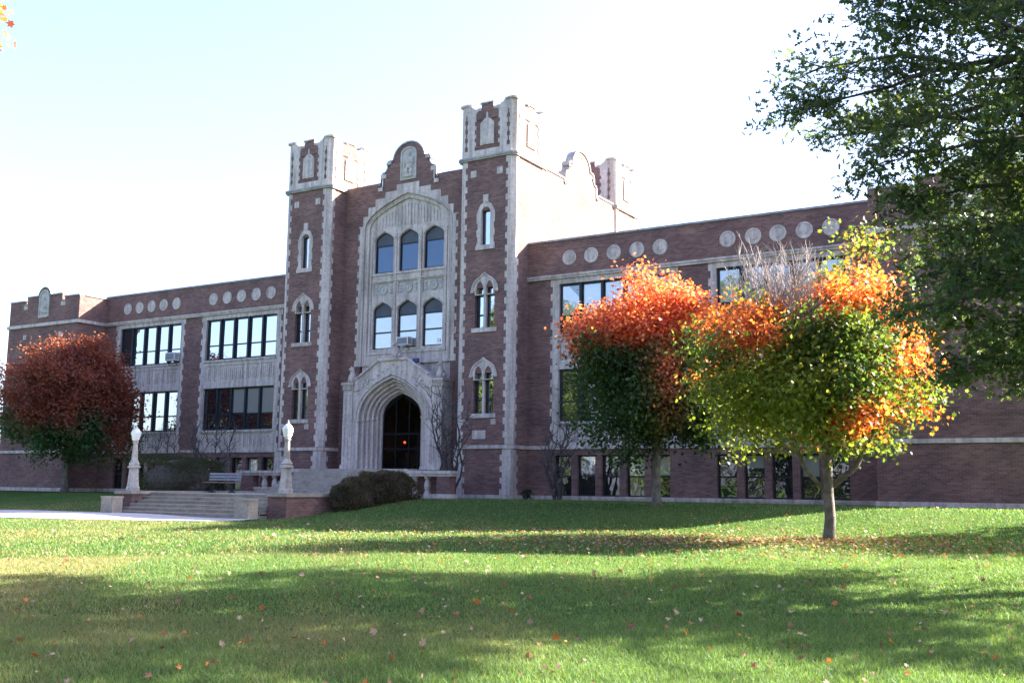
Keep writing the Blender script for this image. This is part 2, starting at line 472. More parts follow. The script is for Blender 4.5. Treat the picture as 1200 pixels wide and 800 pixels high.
def window(x0, x1, z0, z1, y, kind='rect', trans=(), glass='glass', fr=0.055, zs=None, za=None, head=None, name='window', outline=None, blind=0.0):
    """frame with bars as the window, its glazing as a sub-part; y = face of the frame"""
    mb = MB()
    if outline is None:
        outline = rect(x0, x1, z0, z1)
        inner = rect(x0 + fr, x1 - fr, z0 + fr, z1 - fr)
    else:
        cx = (x0 + x1) / 2; w = (x1 - x0) / 2
        inner = [(cx + (u - cx) * (1 - fr / w), z0 + fr + (zz - z0) * (1 - 1.6 * fr / (max(p[1] for p in outline) - z0))) for u, zz in outline]
    mb.plate(outline, [inner], y, 0.09)
    for zt in trans: mb.box(x0 + fr * 0.6, x1 - fr * 0.6, y + 0.012, y + 0.085, zt - 0.035, zt + 0.035)
    w_ = part(mb, name, M['frame'])
    g = MB()
    if head:     # solid dark panel in the head of the arch
        hb = MB(); cx = (x0 + x1) / 2
        hp = [p for p in inner if p[1] > head]
        hp = [(max(q[0] for q in inner), head)] + sorted([p for p in hp if p[0] >= cx], key=lambda p: p[1]) + sorted([p for p in hp if p[0] < cx], key=lambda p: -p[1]) + [(min(q[0] for q in inner), head)]
        hb.plate(hp, [], y + 0.03, 0.03)
        part(hb, 'head_panel', M['dark_panel'], parent=w_)
        g.add([(inner[0][0], y + 0.05, inner[0][1]), (inner[-1][0], y + 0.05, inner[0][1]), (inner[-1][0], y + 0.05, head), (inner[0][0], y + 0.05, head)], [(0, 1, 2, 3)])
    else:
        n = len(inner); ta, tb = random.uniform(-.006, .006), random.uniform(-.006, .006); g.add([(u, y + 0.06 + ta * (u - x0) + tb * (w2 - z0), w2) for u, w2 in inner], [tuple(range(n))])
    if blind:
        bb = MB(); zt_ = z1 - fr; zb_ = zt_ - blind * (z1 - z0 - 2 * fr)
        bb.add([(x0 + fr, y + 0.047, zb_), (x1 - fr, y + 0.047, zb_), (x1 - fr, y + 0.047, zt_), (x0 + fr, y + 0.047, zt_)], [(0, 1, 2, 3)])
        part(bb, 'blind', M['glass_blind'], parent=w_)
    part(g, 'pane', M[glass], parent=w_)
    return w_

# ---- wings, windows and their stone bays
BAYS = [(8.25, 14.45, 8.68, 14.08), (15.8, 21.85, 16.15, 21.45)]
BASE_W = [(8.5, 9.35), (9.64, 10.52), (10.82, 11.68), (12.0, 12.86), (13.16, 14.02),
          (16.06, 16.9), (17.2, 18.04), (18.34, 19.16), (19.46, 20.24), (20.54, 21.36)]
for s in (1, -1):
    def X(a, b): return (a, b) if s > 0 else (-b, -a)
    mb = MB()
    holes = [rect(*X(u0 + 0.12, u1 - 0.12), 2.19, 9.7) for u0, u1, _, _ in BAYS] + [rect(*X(u0, u1), 0.0, 1.78) for u0, u1 in BASE_W]
    x0, x1 = X(a_ - 0.3, PX + 0.2)
    mb.plate(rect(x0, x1, -0.6, ZR), holes, W, 0.34)
    mb.box(x0, x1, 15.7, 16.0, -0.6, ZR)                          # rear wall
    mb.box(x0, x1, W + 0.345, 15.69, 10.6, 10.8)                  # roof deck
    part(mb, 'wing_wall', M['brick'])
    st = MB(); st.box(*X(a_ + 0.002, PX - 0.002), W - 0.06, W + 0.05, 2.04, 2.2); part(st, 'string_course', M['stone']); st = MB()
    st.box(*X(a_ + 0.002, PX - 0.002), W - 0.10, W + 0.05, 9.74, 9.84); st.box(*X(a_ + 0.002, PX - 0.002), W - 0.14, W + 0.05, 9.842, 9.93)
    part(st, 'cornice', M['stone'])
    st = MB(); st.box(*X(a_ + 0.002, PX - 0.002), W - 0.07, W + 0.05, -0.6, 0.0)
    part(st, 'plinth', M['stone'])
    cp = MB(); cp.box(*X(a_ + 0.002, PX + 0.1), W - 0.06, W + 0.38, ZR + 0.002, ZR + 0.09)
    part(cp, 'roof_coping', M['coping'])
    for bi, (u0, u1, w0, w1) in enumerate(BAYS):
        # toothed stone surround with two window openings and two recessed spandrels
        tx0, tx1 = X(u0, u1); wx0, wx1 = X(w0, w1)
        mb = MB()
        hl = [rect(wx0, wx1, 3.27, 5.61), rect(wx0, wx1, 7.18, 9.5)]
        for (zb, zt) in ((2.32, 3.08), (6.0, 6.86)):
            pw = (wx1 - wx0) / 5
            for i in range(5): hl.append(rect(wx0 + i * pw + 0.08, wx0 + (i + 1) * pw - 0.08, zb, zt))
        mb.plate(toothed(tx0, tx1, 2.203, 9.737, 0.11, 0.33), hl, W - 0.016, 0.25)
        mb.box(wx0 - 0.05, wx1 + 0.05, W - 0.08, W - 0.018, 3.16, 3.265); mb.box(wx0 - 0.05, wx1 + 0.05, W - 0.08, W - 0.018, 7.07, 7.175)
        part(mb, 'window_surround', M['stone'])
        for (zb, zt) in ((2.32, 3.08), (6.0, 6.86)):
            sp = MB(); pw = (wx1 - wx0) / 5
            for i in range(5):
                c0, c1 = wx0 + i * pw + 0.085, wx0 + (i + 1) * pw - 0.085
                sp.box(c0, c1, W + 0.03, W + 0.08, zb + 0.005, zt - 0.005)
                nfl = 6; fw = (c1 - c0) / nfl
                for j in range(nfl):       # linen-fold ribs
                    top = zt - 0.09 - (0.06 if j % 2 else 0)
                    sp.box(c0 + (j + 0.22) * fw, c0 + (j + 0.78) * fw, W + 0.0, W + 0.029, zb + 0.09, top)
            part(sp, 'spandrel_panel', M['stone'])
        n = 5; pw = (wx1 - wx0) / n
        for lvl, (zb, zt, ztr) in enumerate(((3.27, 5.61, 4.15), (7.18, 9.5, 8.02))):
            for i in range(n):
                g = 'glass'
                if s < 0 and lvl == 1 and bi == 1 and i == 0: g = 'glass_dim'
                bl_ = 0.0
                if s < 0 and lvl == 0 and bi == 0: bl_ = (0, 0.0, 0.6, 0.62, 0.62)[i]; g = 'glass'
                if s < 0 and lvl == 1 and i in (1, 3): bl_ = 0.0
                if s > 0: bl_ = (0.66, 0.66, 0.5, 0.64, 0.35)[i] if lvl else (0.0, 0.4, 0.4, 0.7, 0.0)[i]; g = 'glass_mid'
                window(wx0 + i * pw + 0.02, wx0 + (i + 1) * pw - 0.02, zb + 0.012, zt - 0.012, W + 0.10, trans=(ztr,), glass=g, fr=0.085, blind=bl_)
            ml = MB()
            for i in range(1, n): ml.box(wx0 + i * pw - 0.06, wx0 + i * pw + 0.06, W + 0.03, W + 0.095, zb + 0.004, zt - 0.004)
            part(ml, 'mullions', M['frame'])
    for i, (u0, u1) in enumerate(BASE_W):
        w0, w1 = X(u0, u1)
        window(w0 + 0.004, w1 - 0.004, 0.004, 1.776, W + 0.16, trans=(0.86,), glass='glass_mid' if s > 0 else 'glass_dim', fr=0.06, blind=(0, 0.45, 0, 0.5, 0.48, 0, 0.3, 0, 0.5, 0)[i])
    for (u0, u1) in BASE_W: sl = MB(); sl.box(*X(u0 - 0.06, u1 + 0.06), W - 0.10, W - 0.072, -0.09, -0.004); part(sl, 'window_sill', M['stone'])
    for u in (9.2, 10.31, 11.43, 12.54, 13.64, 16.67, 17.77, 18.8, 19.88, 20.93):
        d = MB(); d.lathe([(0.35, 0), (0.35, -0.02), (0.33, -0.035), (0.29, -0.035), (0.275, -0.012), (0.17, -0.012), (0.15, -0.03), (0.05, -0.03)], (s * u, W, 10.68), 28, axis='y')
        part(d, 'roundel', M['stone'], smooth=False)
    # ---- end pavilion
    xe = PXR if s > 0 else PXL
    x0, x1 = X(PX, xe); cx = s * 26.18
    mb = MB()
    hw_notch = []
    prof = [(x0, -0.6), (x1, -0.6), (x1, 11.4)]
    hi = 11.62
    prof += [(cx + 1.95, 11.4), (cx + 1.95, 11.15), (cx + 1.72, 11.15), (cx + 1.72, hi)]
    prof += [(cx + 0.62 * math.cos(t), 11.5 + 0.62 * math.sin(t)) for t in np.linspace(0.2, math.pi - 0.2, 15)]
    prof += [(cx - 1.72, hi), (cx - 1.72, 11.15), (cx - 1.95, 11.15), (cx - 1.95, 11.4), (x0, 11.4)]
    mb.plate(prof, [], P, 0.34, back=True)
    mb.plate(rect(P + 0.345, 15.7, -0.6, 11.4), [], s * PX, -s * -0.3, axis='x', back=True)
    mb.plate(rect(P + 0.345, 15.7, -0.6, 11.4), [], s * xe, -s * 0.3, axis='x', back=True)
    mb.box(x0 + 0.31, x1 - 0.31, P + 0.345, 15.69, 10.55, 10.8); mb.box(x0, x1, 15.71, 16.0, -0.6, 11.4)
    part(mb, 'pavilion_wall', M['brick'])
    for (z0, z1, pr_, nm) in ((2.04, 2.2, 0.06, 'string_course'), (9.74, 9.93, 0.1, 'cornice'), (-0.6, 0.0, 0.07, 'plinth')):
        st = MB()
        st.box(x0 - pr_, x1 + pr_, P - pr_, P - 0.002, z0, z1)
        st.box(*X(PX - pr_, PX - 0.002), P, W - 0.15, z0, z1); st.box(*X(xe + 0.002, xe + pr_), P, 15.6, z0, z1)
        part(st, nm, M['stone'])
    cp = MB()
    for q0, q1 in zip(prof[2:-1], prof[3:]):
        if abs(q1[0] - q0[0]) < 0.02: continue
        xa, xb = sorted((q0[0], q1[0])); za, zb = (q0[1], q1[1]) if q0[0] < q1[0] else (q1[1], q0[1])
        cp.add([(xa, P - 0.05, za + 0.004), (xb, P - 0.05, zb + 0.004), (xb, P + 0.4, zb + 0.004), (xa, P + 0.4, za + 0.004),
                (xa, P - 0.05, za + 0.07), (xb, P - 0.05, zb + 0.07), (xb, P + 0.4, zb + 0.07), (xa, P + 0.4, za + 0.07)],
               [(0, 1, 5, 4), (1, 2, 6, 5), (2, 3, 7, 6), (3, 0, 4, 7), (4, 5, 6, 7), (3, 2, 1, 0)])
    cp.box(*X(PX - 0.06, PX + 0.34), P + 0.402, 15.6, 11.402, 11.48); cp.box(*X(xe - 0.34, xe + 0.06), P + 0.402, 15.6, 11.402, 11.48)
    part(cp, 'roof_coping', M['coping'])
    rl = MB(); rl.plate(arch(cx, 0.5, 10.3, 11.5, 12.02, 0.9), [arch(cx, 0.4, 10.42, 11.5, 11.9, 0.9)], P - 0.05, 0.048, back=True)
    rl.plate(arch(cx, 0.4, 10.42, 11.5, 11.9, 0.9), [], P - 0.014, 0.012)
    rl.ball((cx, P - 0.03, 11.42), (0.14, 0.07, 0.17)); rl.ball((cx, P - 0.03, 11.05), (0.27, 0.07, 0.3)); rl.ball((cx - 0.1, P - 0.03, 10.7), (0.26, 0.07, 0.16)); rl.ball((cx + 0.16, P - 0.03, 10.62), (0.2, 0.07, 0.13))
    rl.box(cx - 0.42, cx + 0.42, P - 0.09, P - 0.052, 10.26, 10.36)
    part(rl, 'relief_niche', M['carving'])
    for dx in (-1.83, 1.83): bl = MB(); bl.box(cx + dx - 0.2, cx + dx + 0.2, P - 0.02, P - 0.002, 10.9, 11.14); part(bl, 'stone_block', M['stone'])
    fx0, fx1 = (24.45, 27.9); fx0, fx1 = X(fx0, fx1)
    for xx in (fx0, fx1):
        for zz in (3.14, 9.15): bl = MB(); bl.box(xx - 0.15, xx + 0.15, P - 0.026, P - 0.002, zz - 0.15, zz + 0.15); part(bl, 'stone_block', M['stone'])
    fr = MB(); fr.plate(rect(fx0 - 0.11, fx1 + 0.11, 3.03, 9.26), [rect(fx0 + 0.11, fx1 - 0.11, 3.25, 9.04)], P - 0.015, 0.013)
    part(fr, 'brick_frame', M['brick'])

# ---- towers
def octo(x0, x1, y0, y1, c): return [(x0 + c, y0), (x1 - c, y0), (x1, y0 + c), (x1, y1 - c), (x1 - c, y1), (x0 + c, y1), (x0, y1 - c), (x0, y0 + c)]
CH = 0.20
def tower(s, y0, rear=False):
    y1 = y0 + 3.0
    x0, x1 = (b_, a_) if s > 0 else (-a_, -b_)
    cx = (x0 + x1) / 2
    mb = MB()
    if not rear:
        holes = []
        holes.append(rect(cx - 0.53, cx + 0.53, 3.62, 5.46)); holes.append(rect(cx - 0.53, cx + 0.53, 7.53, 9.4))
        holes.append(rect(cx - 0.36, cx + 0.36, 11.38, 13.05))
        mb.plate(rect(x0 + CH, x1 - CH, -0.6, 15.56), holes, y0, 0.3)
        o = octo(x0, x1, y0, y1, CH)
        for i in (1, 2, 3, 4, 5, 6, 7):
            p, q = o[i], o[(i + 1) % 8]
            mb.add([(*p, -0.6), (*q, -0.6), (*q, 15.56), (*p, 15.56)], [(0, 1, 2, 3)])
        mb.add([(x, y, 15.56) for x, y in o], [tuple(range(8))])
    else:
        mb.prism(octo(x0, x1, y0, y1, CH), -0.6, 15.56)
    part(mb, 'tower', M['brick'])
    # corner stones: chamfer slab plus alternating blocks on both faces
    q = MB(); n = 44; h = (15.5 - 2.22) / n
    for (sx, sy) in ((1, 1), (-1, 1), (1, -1), (-1, -1)):
        ex = x1 if sx > 0 else x0; ey = y0 if sy > 0 else y1
        e = 0.012
        ch = [(ex - sx * CH, ey - sy * e), (ex + sx * e, ey + sy * CH), (ex - sx * 0.02, ey + sy * CH), (ex - sx * CH, ey + sy * 0.02)]
        q.prism(ch, 2.22, 15.5)
        for i in range(n):
            wd = 0.24 if i % 2 else 0.13
            za, zb = 2.22 + i * h, 2.22 + (i + 1) * h - 0.008
            xa, xb = sorted((ex - sx * CH, ex - sx * (CH + wd))); ya, yb = sorted((ey - sy * e, ey + sy * 0.02))
            q.box(xa, xb, ya, yb, za, zb)
            xa, xb = sorted((ex + sx * e, ex - sx * 0.02)); ya, yb = sorted((ey + sy * CH, ey + sy * (CH + wd)))
            q.box(xa, xb, ya, yb, za, zb)
        # wider, square base stones below the belt
        for i in range(8):
            wd = 0.56 if i % 2 == 0 else 0.44
            za, zb = 0.004 + i * 0.252, 0.004 + (i + 1) * 0.252
            xa, xb = sorted((ex + sx * 0.03, ex - sx * wd)); ya, yb = sorted((ey - sy * 0.03, ey + sy * wd))
            q.box(xa, xb, ya, yb, za, zb)
    part(q, 'quoins', M['stone'])
    st = MB()
    st.prism(octo(x0 - 0.07, x1 + 0.07, y0 - 0.07, y1 + 0.07, CH), 2.04, 2.2); part(st, 'belt_course', M['stone']); st = MB()
    st.prism(octo(x0 - 0.10, x1 + 0.10, y0 - 0.10, y1 + 0.10, CH), 15.5, 15.57); st.prism(octo(x0 - 0.14, x1 + 0.14, y0 - 0.14, y1 + 0.14, CH), 15.572, 15.66)
    part(st, 'string_course', M['stone_dark'])
    st = MB(); st.prism(octo(x0 - 0.08, x1 + 0.08, y0 - 0.08, y1 + 0.08, CH * 0.6), -0.6, 0.0)
    part(st, 'plinth', M['stone'])
    # battlement stage
    hw = 1.5; zc = 18.02
    bt = MB(); ex = 0.02
    X0, X1, Y0, Y1 = x0 - ex, x1 + ex, y0 - ex, y1 + ex; mx, my = (X0 + X1) / 2, (Y0 + Y1) / 2
    def stage_face(c, off, axis, sg):
        prof = [(c - hw - ex + CH, 15.662), (c + hw + ex - CH, 15.662), (c + hw + ex - CH, 18.22), (c + 0.92, 18.22), (c + 0.84, 18.12), (c + 0.72, 18.09), (c + 0.72, 18.03), (c + 0.33, 18.03), (c + 0.33, 18.17), (c - 0.33, 18.17), (c - 0.33, 18.03), (c - 0.72, 18.03), (c - 0.72, 18.09), (c - 0.84, 18.12), (c - 0.92, 18.22), (c - hw - ex + CH, 18.22)]
        tooth = toothed(c - 0.70, c + 0.70, 15.99, 17.6, 0.09, 0.2)
        tooth = [p for p in tooth]
        top = [p for p in tooth if p[1] > 17.59]
        holes = [tooth, toothed(c - 1.25, c - 1.08, 16.0, 17.75, 0.05, 0.22), toothed(c + 1.08, c + 1.25, 16.0, 17.75, 0.05, 0.22)]
        bt.plate(prof, holes, off, sg * 0.22, axis=axis)
    stage_face(mx, Y0, 'y', 1); stage_face(mx, Y1, 'y', -1); stage_face(my, X0, 'x', 1); stage_face(my, X1, 'x', -1)
    for (px_, py_, sx, sy) in ((X0, Y0, 1, 1), (X1, Y0, -1, 1), (X0, Y1, 1, -1), (X1, Y1, -1, -1)):
        bt.prism([(px_ + sx * CH, py_), (px_, py_ + sy * CH), (px_ + sx * 0.2, py_ + sy * CH), (px_ + sx * CH, py_ + sy * 0.2)], 15.662, 18.22)
        c2 = octo(min(px_ - sx * 0.05, px_ + sx * 0.62), max(px_ - sx * 0.05, px_ + sx * 0.62), min(py_ - sy * 0.05, py_ + sy * 0.62), max(py_ - sy * 0.05, py_ + sy * 0.62), 0.12)
        bt.prism(c2, 18.222, 18.30)
        c3 = [((x - (px_ + sx * 0.28)) * 0.7 + px_ + sx * 0.28, (y - (py_ + sy * 0.28)) * 0.7 + py_ + sy * 0.28) for x, y in c2]
        bt.prism(c3, 18.302, 18.36)
    part(bt, 'battlement', M['stone'])
    for (c, off, axis, sg) in ((mx, Y0, 'y', 1), (mx, Y1, 'y', -1), (my, X0, 'x', 1), (my, X1, 'x', -1)):
        ins = MB()
        ins.plate(rect(c - 1.28, c + 1.28, 15.95, 17.86), [], off + sg * 0.03, sg * 0.1, axis=axis)
        ins.plate(rect(c - 0.325, c + 0.325, 17.6, 18.165), [], off - sg * 0.012, sg * 0.2, axis=axis)
        ins.plate([(c - 0.62, 17.45), (c + 0.62, 17.45), (c + 0.62, 17.8), (c + 0.5, 17.9), (c - 0.5, 17.9), (c - 0.62, 17.8)], [], off - sg * 0.01, sg * 0.03, axis=axis)
        part(ins, 'brick_inset', M['brick'])
    for (c, off, axis, sg) in ((mx, Y0, 'y', 1), (mx, Y1, 'y', -1), (my, X0, 'x', 1), (my, X1, 'x', -1)):
        sh = MB()
        sh.plate([(c - 0.37, 16.2), (c + 0.37, 16.2), (c + 0.37, 17.25), (c + 0.2, 17.42), (c + 0.05, 17.5), (c + 0.045, 17.72), (c, 17.8), (c - 0.045, 17.72), (c - 0.05, 17.5), (c - 0.2, 17.42), (c - 0.37, 17.25)], [], off - sg * 0.03, sg * 0.08, axis=axis)
        sh.plate(rect(c - 0.3, c + 0.3, 16.27, 17.2), [], off - sg * 0.045, sg * 0.014, axis=axis)
        for d in (-0.33, 0.33): sh.box(*( (c + d - 0.05, c + d + 0.05, min(off - sg * 0.04, off), max(off - sg * 0.04, off), 18.172, 18.21) if axis == 'y' else (min(off - sg * 0.04, off), max(off - sg * 0.04, off), c + d - 0.05, c + d + 0.05, 18.172, 18.21)))
        if axis == 'y': sh.box(c - 0.37, c + 0.37, min(off - sg * 0.05, off + sg * 0.25), max(off - sg * 0.05, off + sg * 0.25), 18.212, 18.27)
        else: sh.box(min(off - sg * 0.05, off + sg * 0.25), max(off - sg * 0.05, off + sg * 0.25), c - 0.37, c + 0.37, 18.212, 18.27)
        part(sh, 'shield', M['stone'])
    dk = MB(); dk.box(X0 + 0.23, X1 - 0.23, Y0 + 0.23, Y1 - 0.23, 17.4, 17.6)
    part(dk, 'tower_roof', M['roof'])
    if rear: return
    for (q0, q1, z0, z1) in ((-0.89, -0.58, 14.7, 15.02), (0.57, 0.88, 14.7, 15.02), (-1.07, -0.82, 3.12, 3.38), (0.42, 0.68, 3.12, 3.38)):
        bl = MB(); bl.box(cx + q0, cx + q1, y0 - 0.012, y0 + 0.02, z0, z1); part(bl, 'stone_block', M['stone'])
    if s > 0:
        pl = MB(); pl.box(cx - 0.55, cx + 0.16, y0 - 0.02, y0 + 0.02, 2.48, 2.87)
        part(pl, 'plaque', M['stone'])
    # paired lancets under an ogee hood
    for (zb, zs, za, top) in ((3.62, 5.28, 5.78, 6.14), (7.53, 9.2, 9.72, 10.08)):
        hd = MB()
        heads = [arch(cx - 0.265, 0.205, zs - 0.1, zs, za, 0.75, 8), arch(cx + 0.265, 0.205, zs - 0.1, zs, za, 0.75, 8)]
        out = [(cx - 0.7, zs + 0.02), (cx - 0.54, zs + 0.02), (cx - 0.54, zs - 0.14), (cx + 0.54, zs - 0.14), (cx + 0.54, zs + 0.02), (cx + 0.7, zs + 0.02), (cx + 0.7, zs + 0.12)]
        curve = [(0.66, zs + 0.28), (0.56, zs + 0.46), (0.4, zs + 0.6), (0.22, zs + 0.70), (0.1, top - 0.09), (0.0, top)]
        out += [(cx + u, w) for u, w in curve] + [(cx - u, w) for u, w in reversed(curve[:-1])] + [(cx - 0.7, zs + 0.12)]
        hd.plate(out, heads, y0 - 0.03, 0.25)
        rl = [(cx - 0.7, y0 - 0.04, zs + 0.06)] + [(cx - u, y0 - 0.04, w) for u, w in curve] + [(cx + u, y0 - 0.04, w) for u, w in reversed(curve)] + [(cx + 0.7, y0 - 0.04, zs + 0.06)]
        hd.tube(rl, 0.045, 6); hd.ball((cx - 0.67, y0 - 0.05, zs + 0.03), 0.085, 8, 6); hd.ball((cx + 0.67, y0 - 0.05, zs + 0.03), 0.085, 8, 6)
        hd.box(cx - 0.06, cx + 0.06, y0 + 0.0, y0 + 0.16, zb, zs - 0.142)
        part(hd, 'window_hood', M['stone'])
        sl = MB(); sl.box(cx - 0.68, cx + 0.68, y0 - 0.06, y0 + 0.25, zb - 0.2, zb - 0.003)
        part(sl, 'window_sill', M['stone'])
        for d in (-0.29, 0.29):
            window(cx + d - 0.23, cx + d + 0.23, zb, za, y0 + 0.17, outline=arch(cx + d, 0.23, zb, zs, za + 0.02, 0.75, 8), trans=(zb + 0.62,), fr=0.045, glass='glass')
    # single slit window with a keystone
    sr = MB()
    L = toothed(cx - 0.5, cx + 0.5, 11.2, 12.75, 0.06, 0.3)
    half = len(L) // 2
    outl = L[:half] + [(cx + 0.5, 12.9), (cx + 0.42, 13.1), (cx + 0.3, 13.32), (cx + 0.13, 13.42), (cx - 0.13, 13.42), (cx - 0.3, 13.32), (cx - 0.42, 13.1), (cx - 0.5, 12.9)] + L[half:]
    sr.plate(outl, [arch(cx, 0.25, 11.4, 12.9, 13.2, 1.0, 8)], y0 - 0.03, 0.22)
    sr.box(cx - 0.13, cx + 0.13, y0 - 0.07, y0 - 0.001, 13.422, 13.78); sr.box(cx - 0.09, cx + 0.09, y0 - 0.09, y0 - 0.072, 13.5, 13.7)
    sr.box(cx - 0.53, cx + 0.53, y0 - 0.06, y0 - 0.032, 11.18, 11.37)
    part(sr, 'slit_surround', M['stone'])
    window(cx - 0.255, cx + 0.255, 11.4, 13.2, y0 + 0.13, outline=arch(cx, 0.255, 11.395, 12.9, 13.21, 1.0, 8), trans=(), fr=0.045, glass='glass')
for s in (-1, 1):
    tower(s, 0.0); tower(s, 10.5, True)

# ---- central block between the towers
def gable_profile(cx, h0, hw):
    """parapet line with a shaped gable; left to right"""
    half = [(1.86, h0), (1.86, h0 - 0.24), (1.66, h0 - 0.24), (1.66, h0 + 0.43), (1.42, h0 + 0.47), (1.34, h0 + 0.62), (1.22, h0 + 0.78), (1.32, h0 + 0.86), (1.32, h0 + 1.02), (0.95, h0 + 1.02)]
    arc = [(0.93 * math.cos(t), h0 + 1.02 + 0.86 * math.sin(t)) for t in np.linspace(0.12, math.pi - 0.12, 19)]
    return [(cx - hw, h0)] + [(cx - u, z) for u, z in half] + [(cx + u, z) for u, z in reversed(arc)] + [(cx + u, z) for u, z in reversed(half)] + [(cx + hw, h0)]

def coping_along(mb, prof, off, dep, th, axis):
    for q0, q1 in zip(prof[:-1], prof[1:]):
        du, dz = q1[0] - q0[0], q1[1] - q0[1]; l = math.hypot(du, dz)
        if l < 1e-4: continue
        nu, nz = -dz / l * th, du / l * th
        e = 0.003
        pts = [(q0[0] + nu * e / th, q0[1] + nz * e / th), (q1[0] + nu * e / th, q1[1] + nz * e / th), (q1[0] + nu, q1[1] + nz), (q0[0] + nu, q0[1] + nz)]
        a, b2 = off - 0.05 * (1 if dep > 0 else -1), off + dep
        P3 = (lambda u, z, d: (u, d, z)) if axis == 'y' else (lambda u, z, d: (d, u, z))
        mb.add([P3(u, z, a) for u, z in pts] + [P3(u, z, b2) for u, z in pts], [(0, 1, 2, 3), (7, 6, 5, 4), (0, 4, 5, 1), (1, 5, 6, 2), (2, 6, 7, 3), (3, 7, 4, 0)])

H0 = 15.72
steps_top = [(3.12, 13.5), (3.12, 13.55), (2.82, 13.55), (2.82, 14.05), (2.5, 14.05), (2.5, 14.5), (2.05, 14.5), (2.05, 14.88), (1.42, 14.88), (1.42, 15.18), (0.7, 15.18), (0.7, 15.48)]
L = toothed(-3.12, 3.12, 6.3, 13.5, 0.12, 0.33)
half = len(L) // 2
stone_outline = L[:half] + steps_top + [(-u, z) for u, z in reversed(steps_top)] + L[half:]
stone_outline = [p for i, p in enumerate(stone_outline) if i == 0 or (abs(p[0] - stone_outline[i - 1][0]) + abs(p[1] - stone_outline[i - 1][1])) > 1e-5]
mb = MB()
pf = gable_profile(0, H0, b_ - 0.1 + 0.3)
outer = [(b_ + 0.2, -0.6), (b_ + 0.2, H0)] + pf[::-1][1:-1] + [(-b_ - 0.2, H0), (-b_ - 0.2, -0.6)]
opening = arch(0, 2.78, 1.08, 13.35, 15.05, 0.55, 14)
mb.plate(outer, [opening], C_, 0.34)
mb.box(-b_ - 0.2, b_ + 0.2, 13.4, 13.7, -0.6, 15.7); mb.box(-6.6, 6.6, C_ + 0.36, 13.3, 15.0, 15.2)
for s in (-1, 1):
    pfs = gable_profile(6.75, H0 - 0.1, 4.0)
    mb.plate([(2.9, -0.6), (10.6, -0.6), (10.6, H0 - 0.1)] + [p for p in pfs[::-1][1:-1]] + [(2.9, H0 - 0.1)], [], s * 6.98, -s * 0.34, axis='x', back=True)
part(mb, 'central_block_wall', M['brick'])
cp = MB(); coping_along(cp, [p for p in pf if -b_ <= p[0] <= b_], C_, 0.4, 0.08, 'y'); part(cp, 'gable_coping', M['coping'])
for s in (-1, 1):
    cp = MB(); coping_along(cp, [(3.05, H0 - 0.1)] + gable_profile(6.75, H0 - 0.1, 3.7)[1:-1] + [(10.45, H0 - 0.1)], s * 6.98, -s * 0.4, 0.08, 'x'); part(cp, 'gable_coping', M['coping'])
for s in (-1, 1):
    gb = MB()
    gb.box(s * 1.54 - 0.13, s * 1.54 + 0.13, C_ - 0.06, C_ - 0.002, H0 + 0.2, H0 + 0.42); gb.box(s * 1.76 - 0.14, s * 1.76 + 0.14, C_ - 0.05, C_ - 0.002, H0 - 0.45, H0 - 0.26)
    gb.box(s * 1.66 - 0.07, s * 1.66 + 0.07, C_ - 0.05, C_ - 0.003, H0 - 0.25, H0 + 0.19)
    part(gb, 'gable_stones', M['stone']); gb = MB()
    gb.box(s * 1.2 - 0.12, s * 1.2 + 0.12, C_ - 0.08, C_ - 0.002, H0 + 0.88, H0 + 1.01)
    part(gb, 'gable_stones', M['stone'])
rl = MB(); rl.plate(arch(0, 0.5, 15.66, 16.95, 17.38, 0.95), [arch(0, 0.42, 15.72, 16.95, 17.3, 0.95)], C_ - 0.05, 0.048, back=True)
rl.plate(arch(0, 0.42, 15.72, 16.95, 17.3, 0.95), [], C_ - 0.014, 0.012)
for c, r in (((0.0, 16.98), (0.13, 0.1, 0.15)), ((-0.02, 16.66), (0.26, 0.09, 0.24)), ((-0.25, 16.55), (0.09, 0.09, 0.26)), ((0.24, 16.6), (0.08, 0.08, 0.24)), ((0.06, 16.35), (0.25, 0.1, 0.13)), ((-0.14, 16.1), (0.13, 0.09, 0.22)), ((0.16, 16.05), (0.1, 0.09, 0.25)), ((0.0, 15.86), (0.32, 0.09, 0.1))):
    rl.ball((c[0], C_ - 0.04, c[1]), r)
part(rl, 'relief_niche', M['carving'])

# stone bay: frame, mouldings, recessed window wall
mb = MB()
mb.plate(stone_outline, [arch(0, 2.72, 6.32, 13.35, 15.0, 0.55, 14)], C_ - 0.03, 0.15)
mb.plate(arch(0, 2.74, 6.31, 13.35, 15.02, 0.55, 14), [arch(0, 2.5, 6.33, 13.3, 14.78, 0.55, 14)], C_ + 0.06, 0.2)
for k, (w, zt, yy, r) in enumerate(((2.74, 15.02, C_ - 0.02, 0.05), (2.62, 14.9, C_ + 0.06, 0.045), (2.5, 14.78, C_ + 0.1, 0.04))):
    mb.tube([(u, yy, z) for u, z in arch(0, w, 6.4, 13.33, zt, 0.55, 16)], r, 6)
part(mb, 'arch_surround', M['stone'])
WC = (-1.555, 0.0, 1.555); yw = C_ + 0.17
mb = MB()
hl = []
for c in WC:
    hl.append(arch(c, 0.6, 11.03, 12.72, 13.15, 0.45, 7)); hl.append(arch(c, 0.6, 7.14, 9.08, 9.52, 0.45, 7))
    hl.append(rect(c - 0.62, c + 0.62, 9.86, 10.5))
mb.plate(arch(0, 2.52, 6.32, 13.3, 14.8, 0.55, 14), hl, yw, 0.16)
for c in (-2.33, -0.7775, 0.7775, 2.33):
    mb.box(c - 0.055, c + 0.055, yw - 0.05, yw - 0.001, 6.98, 13.0)
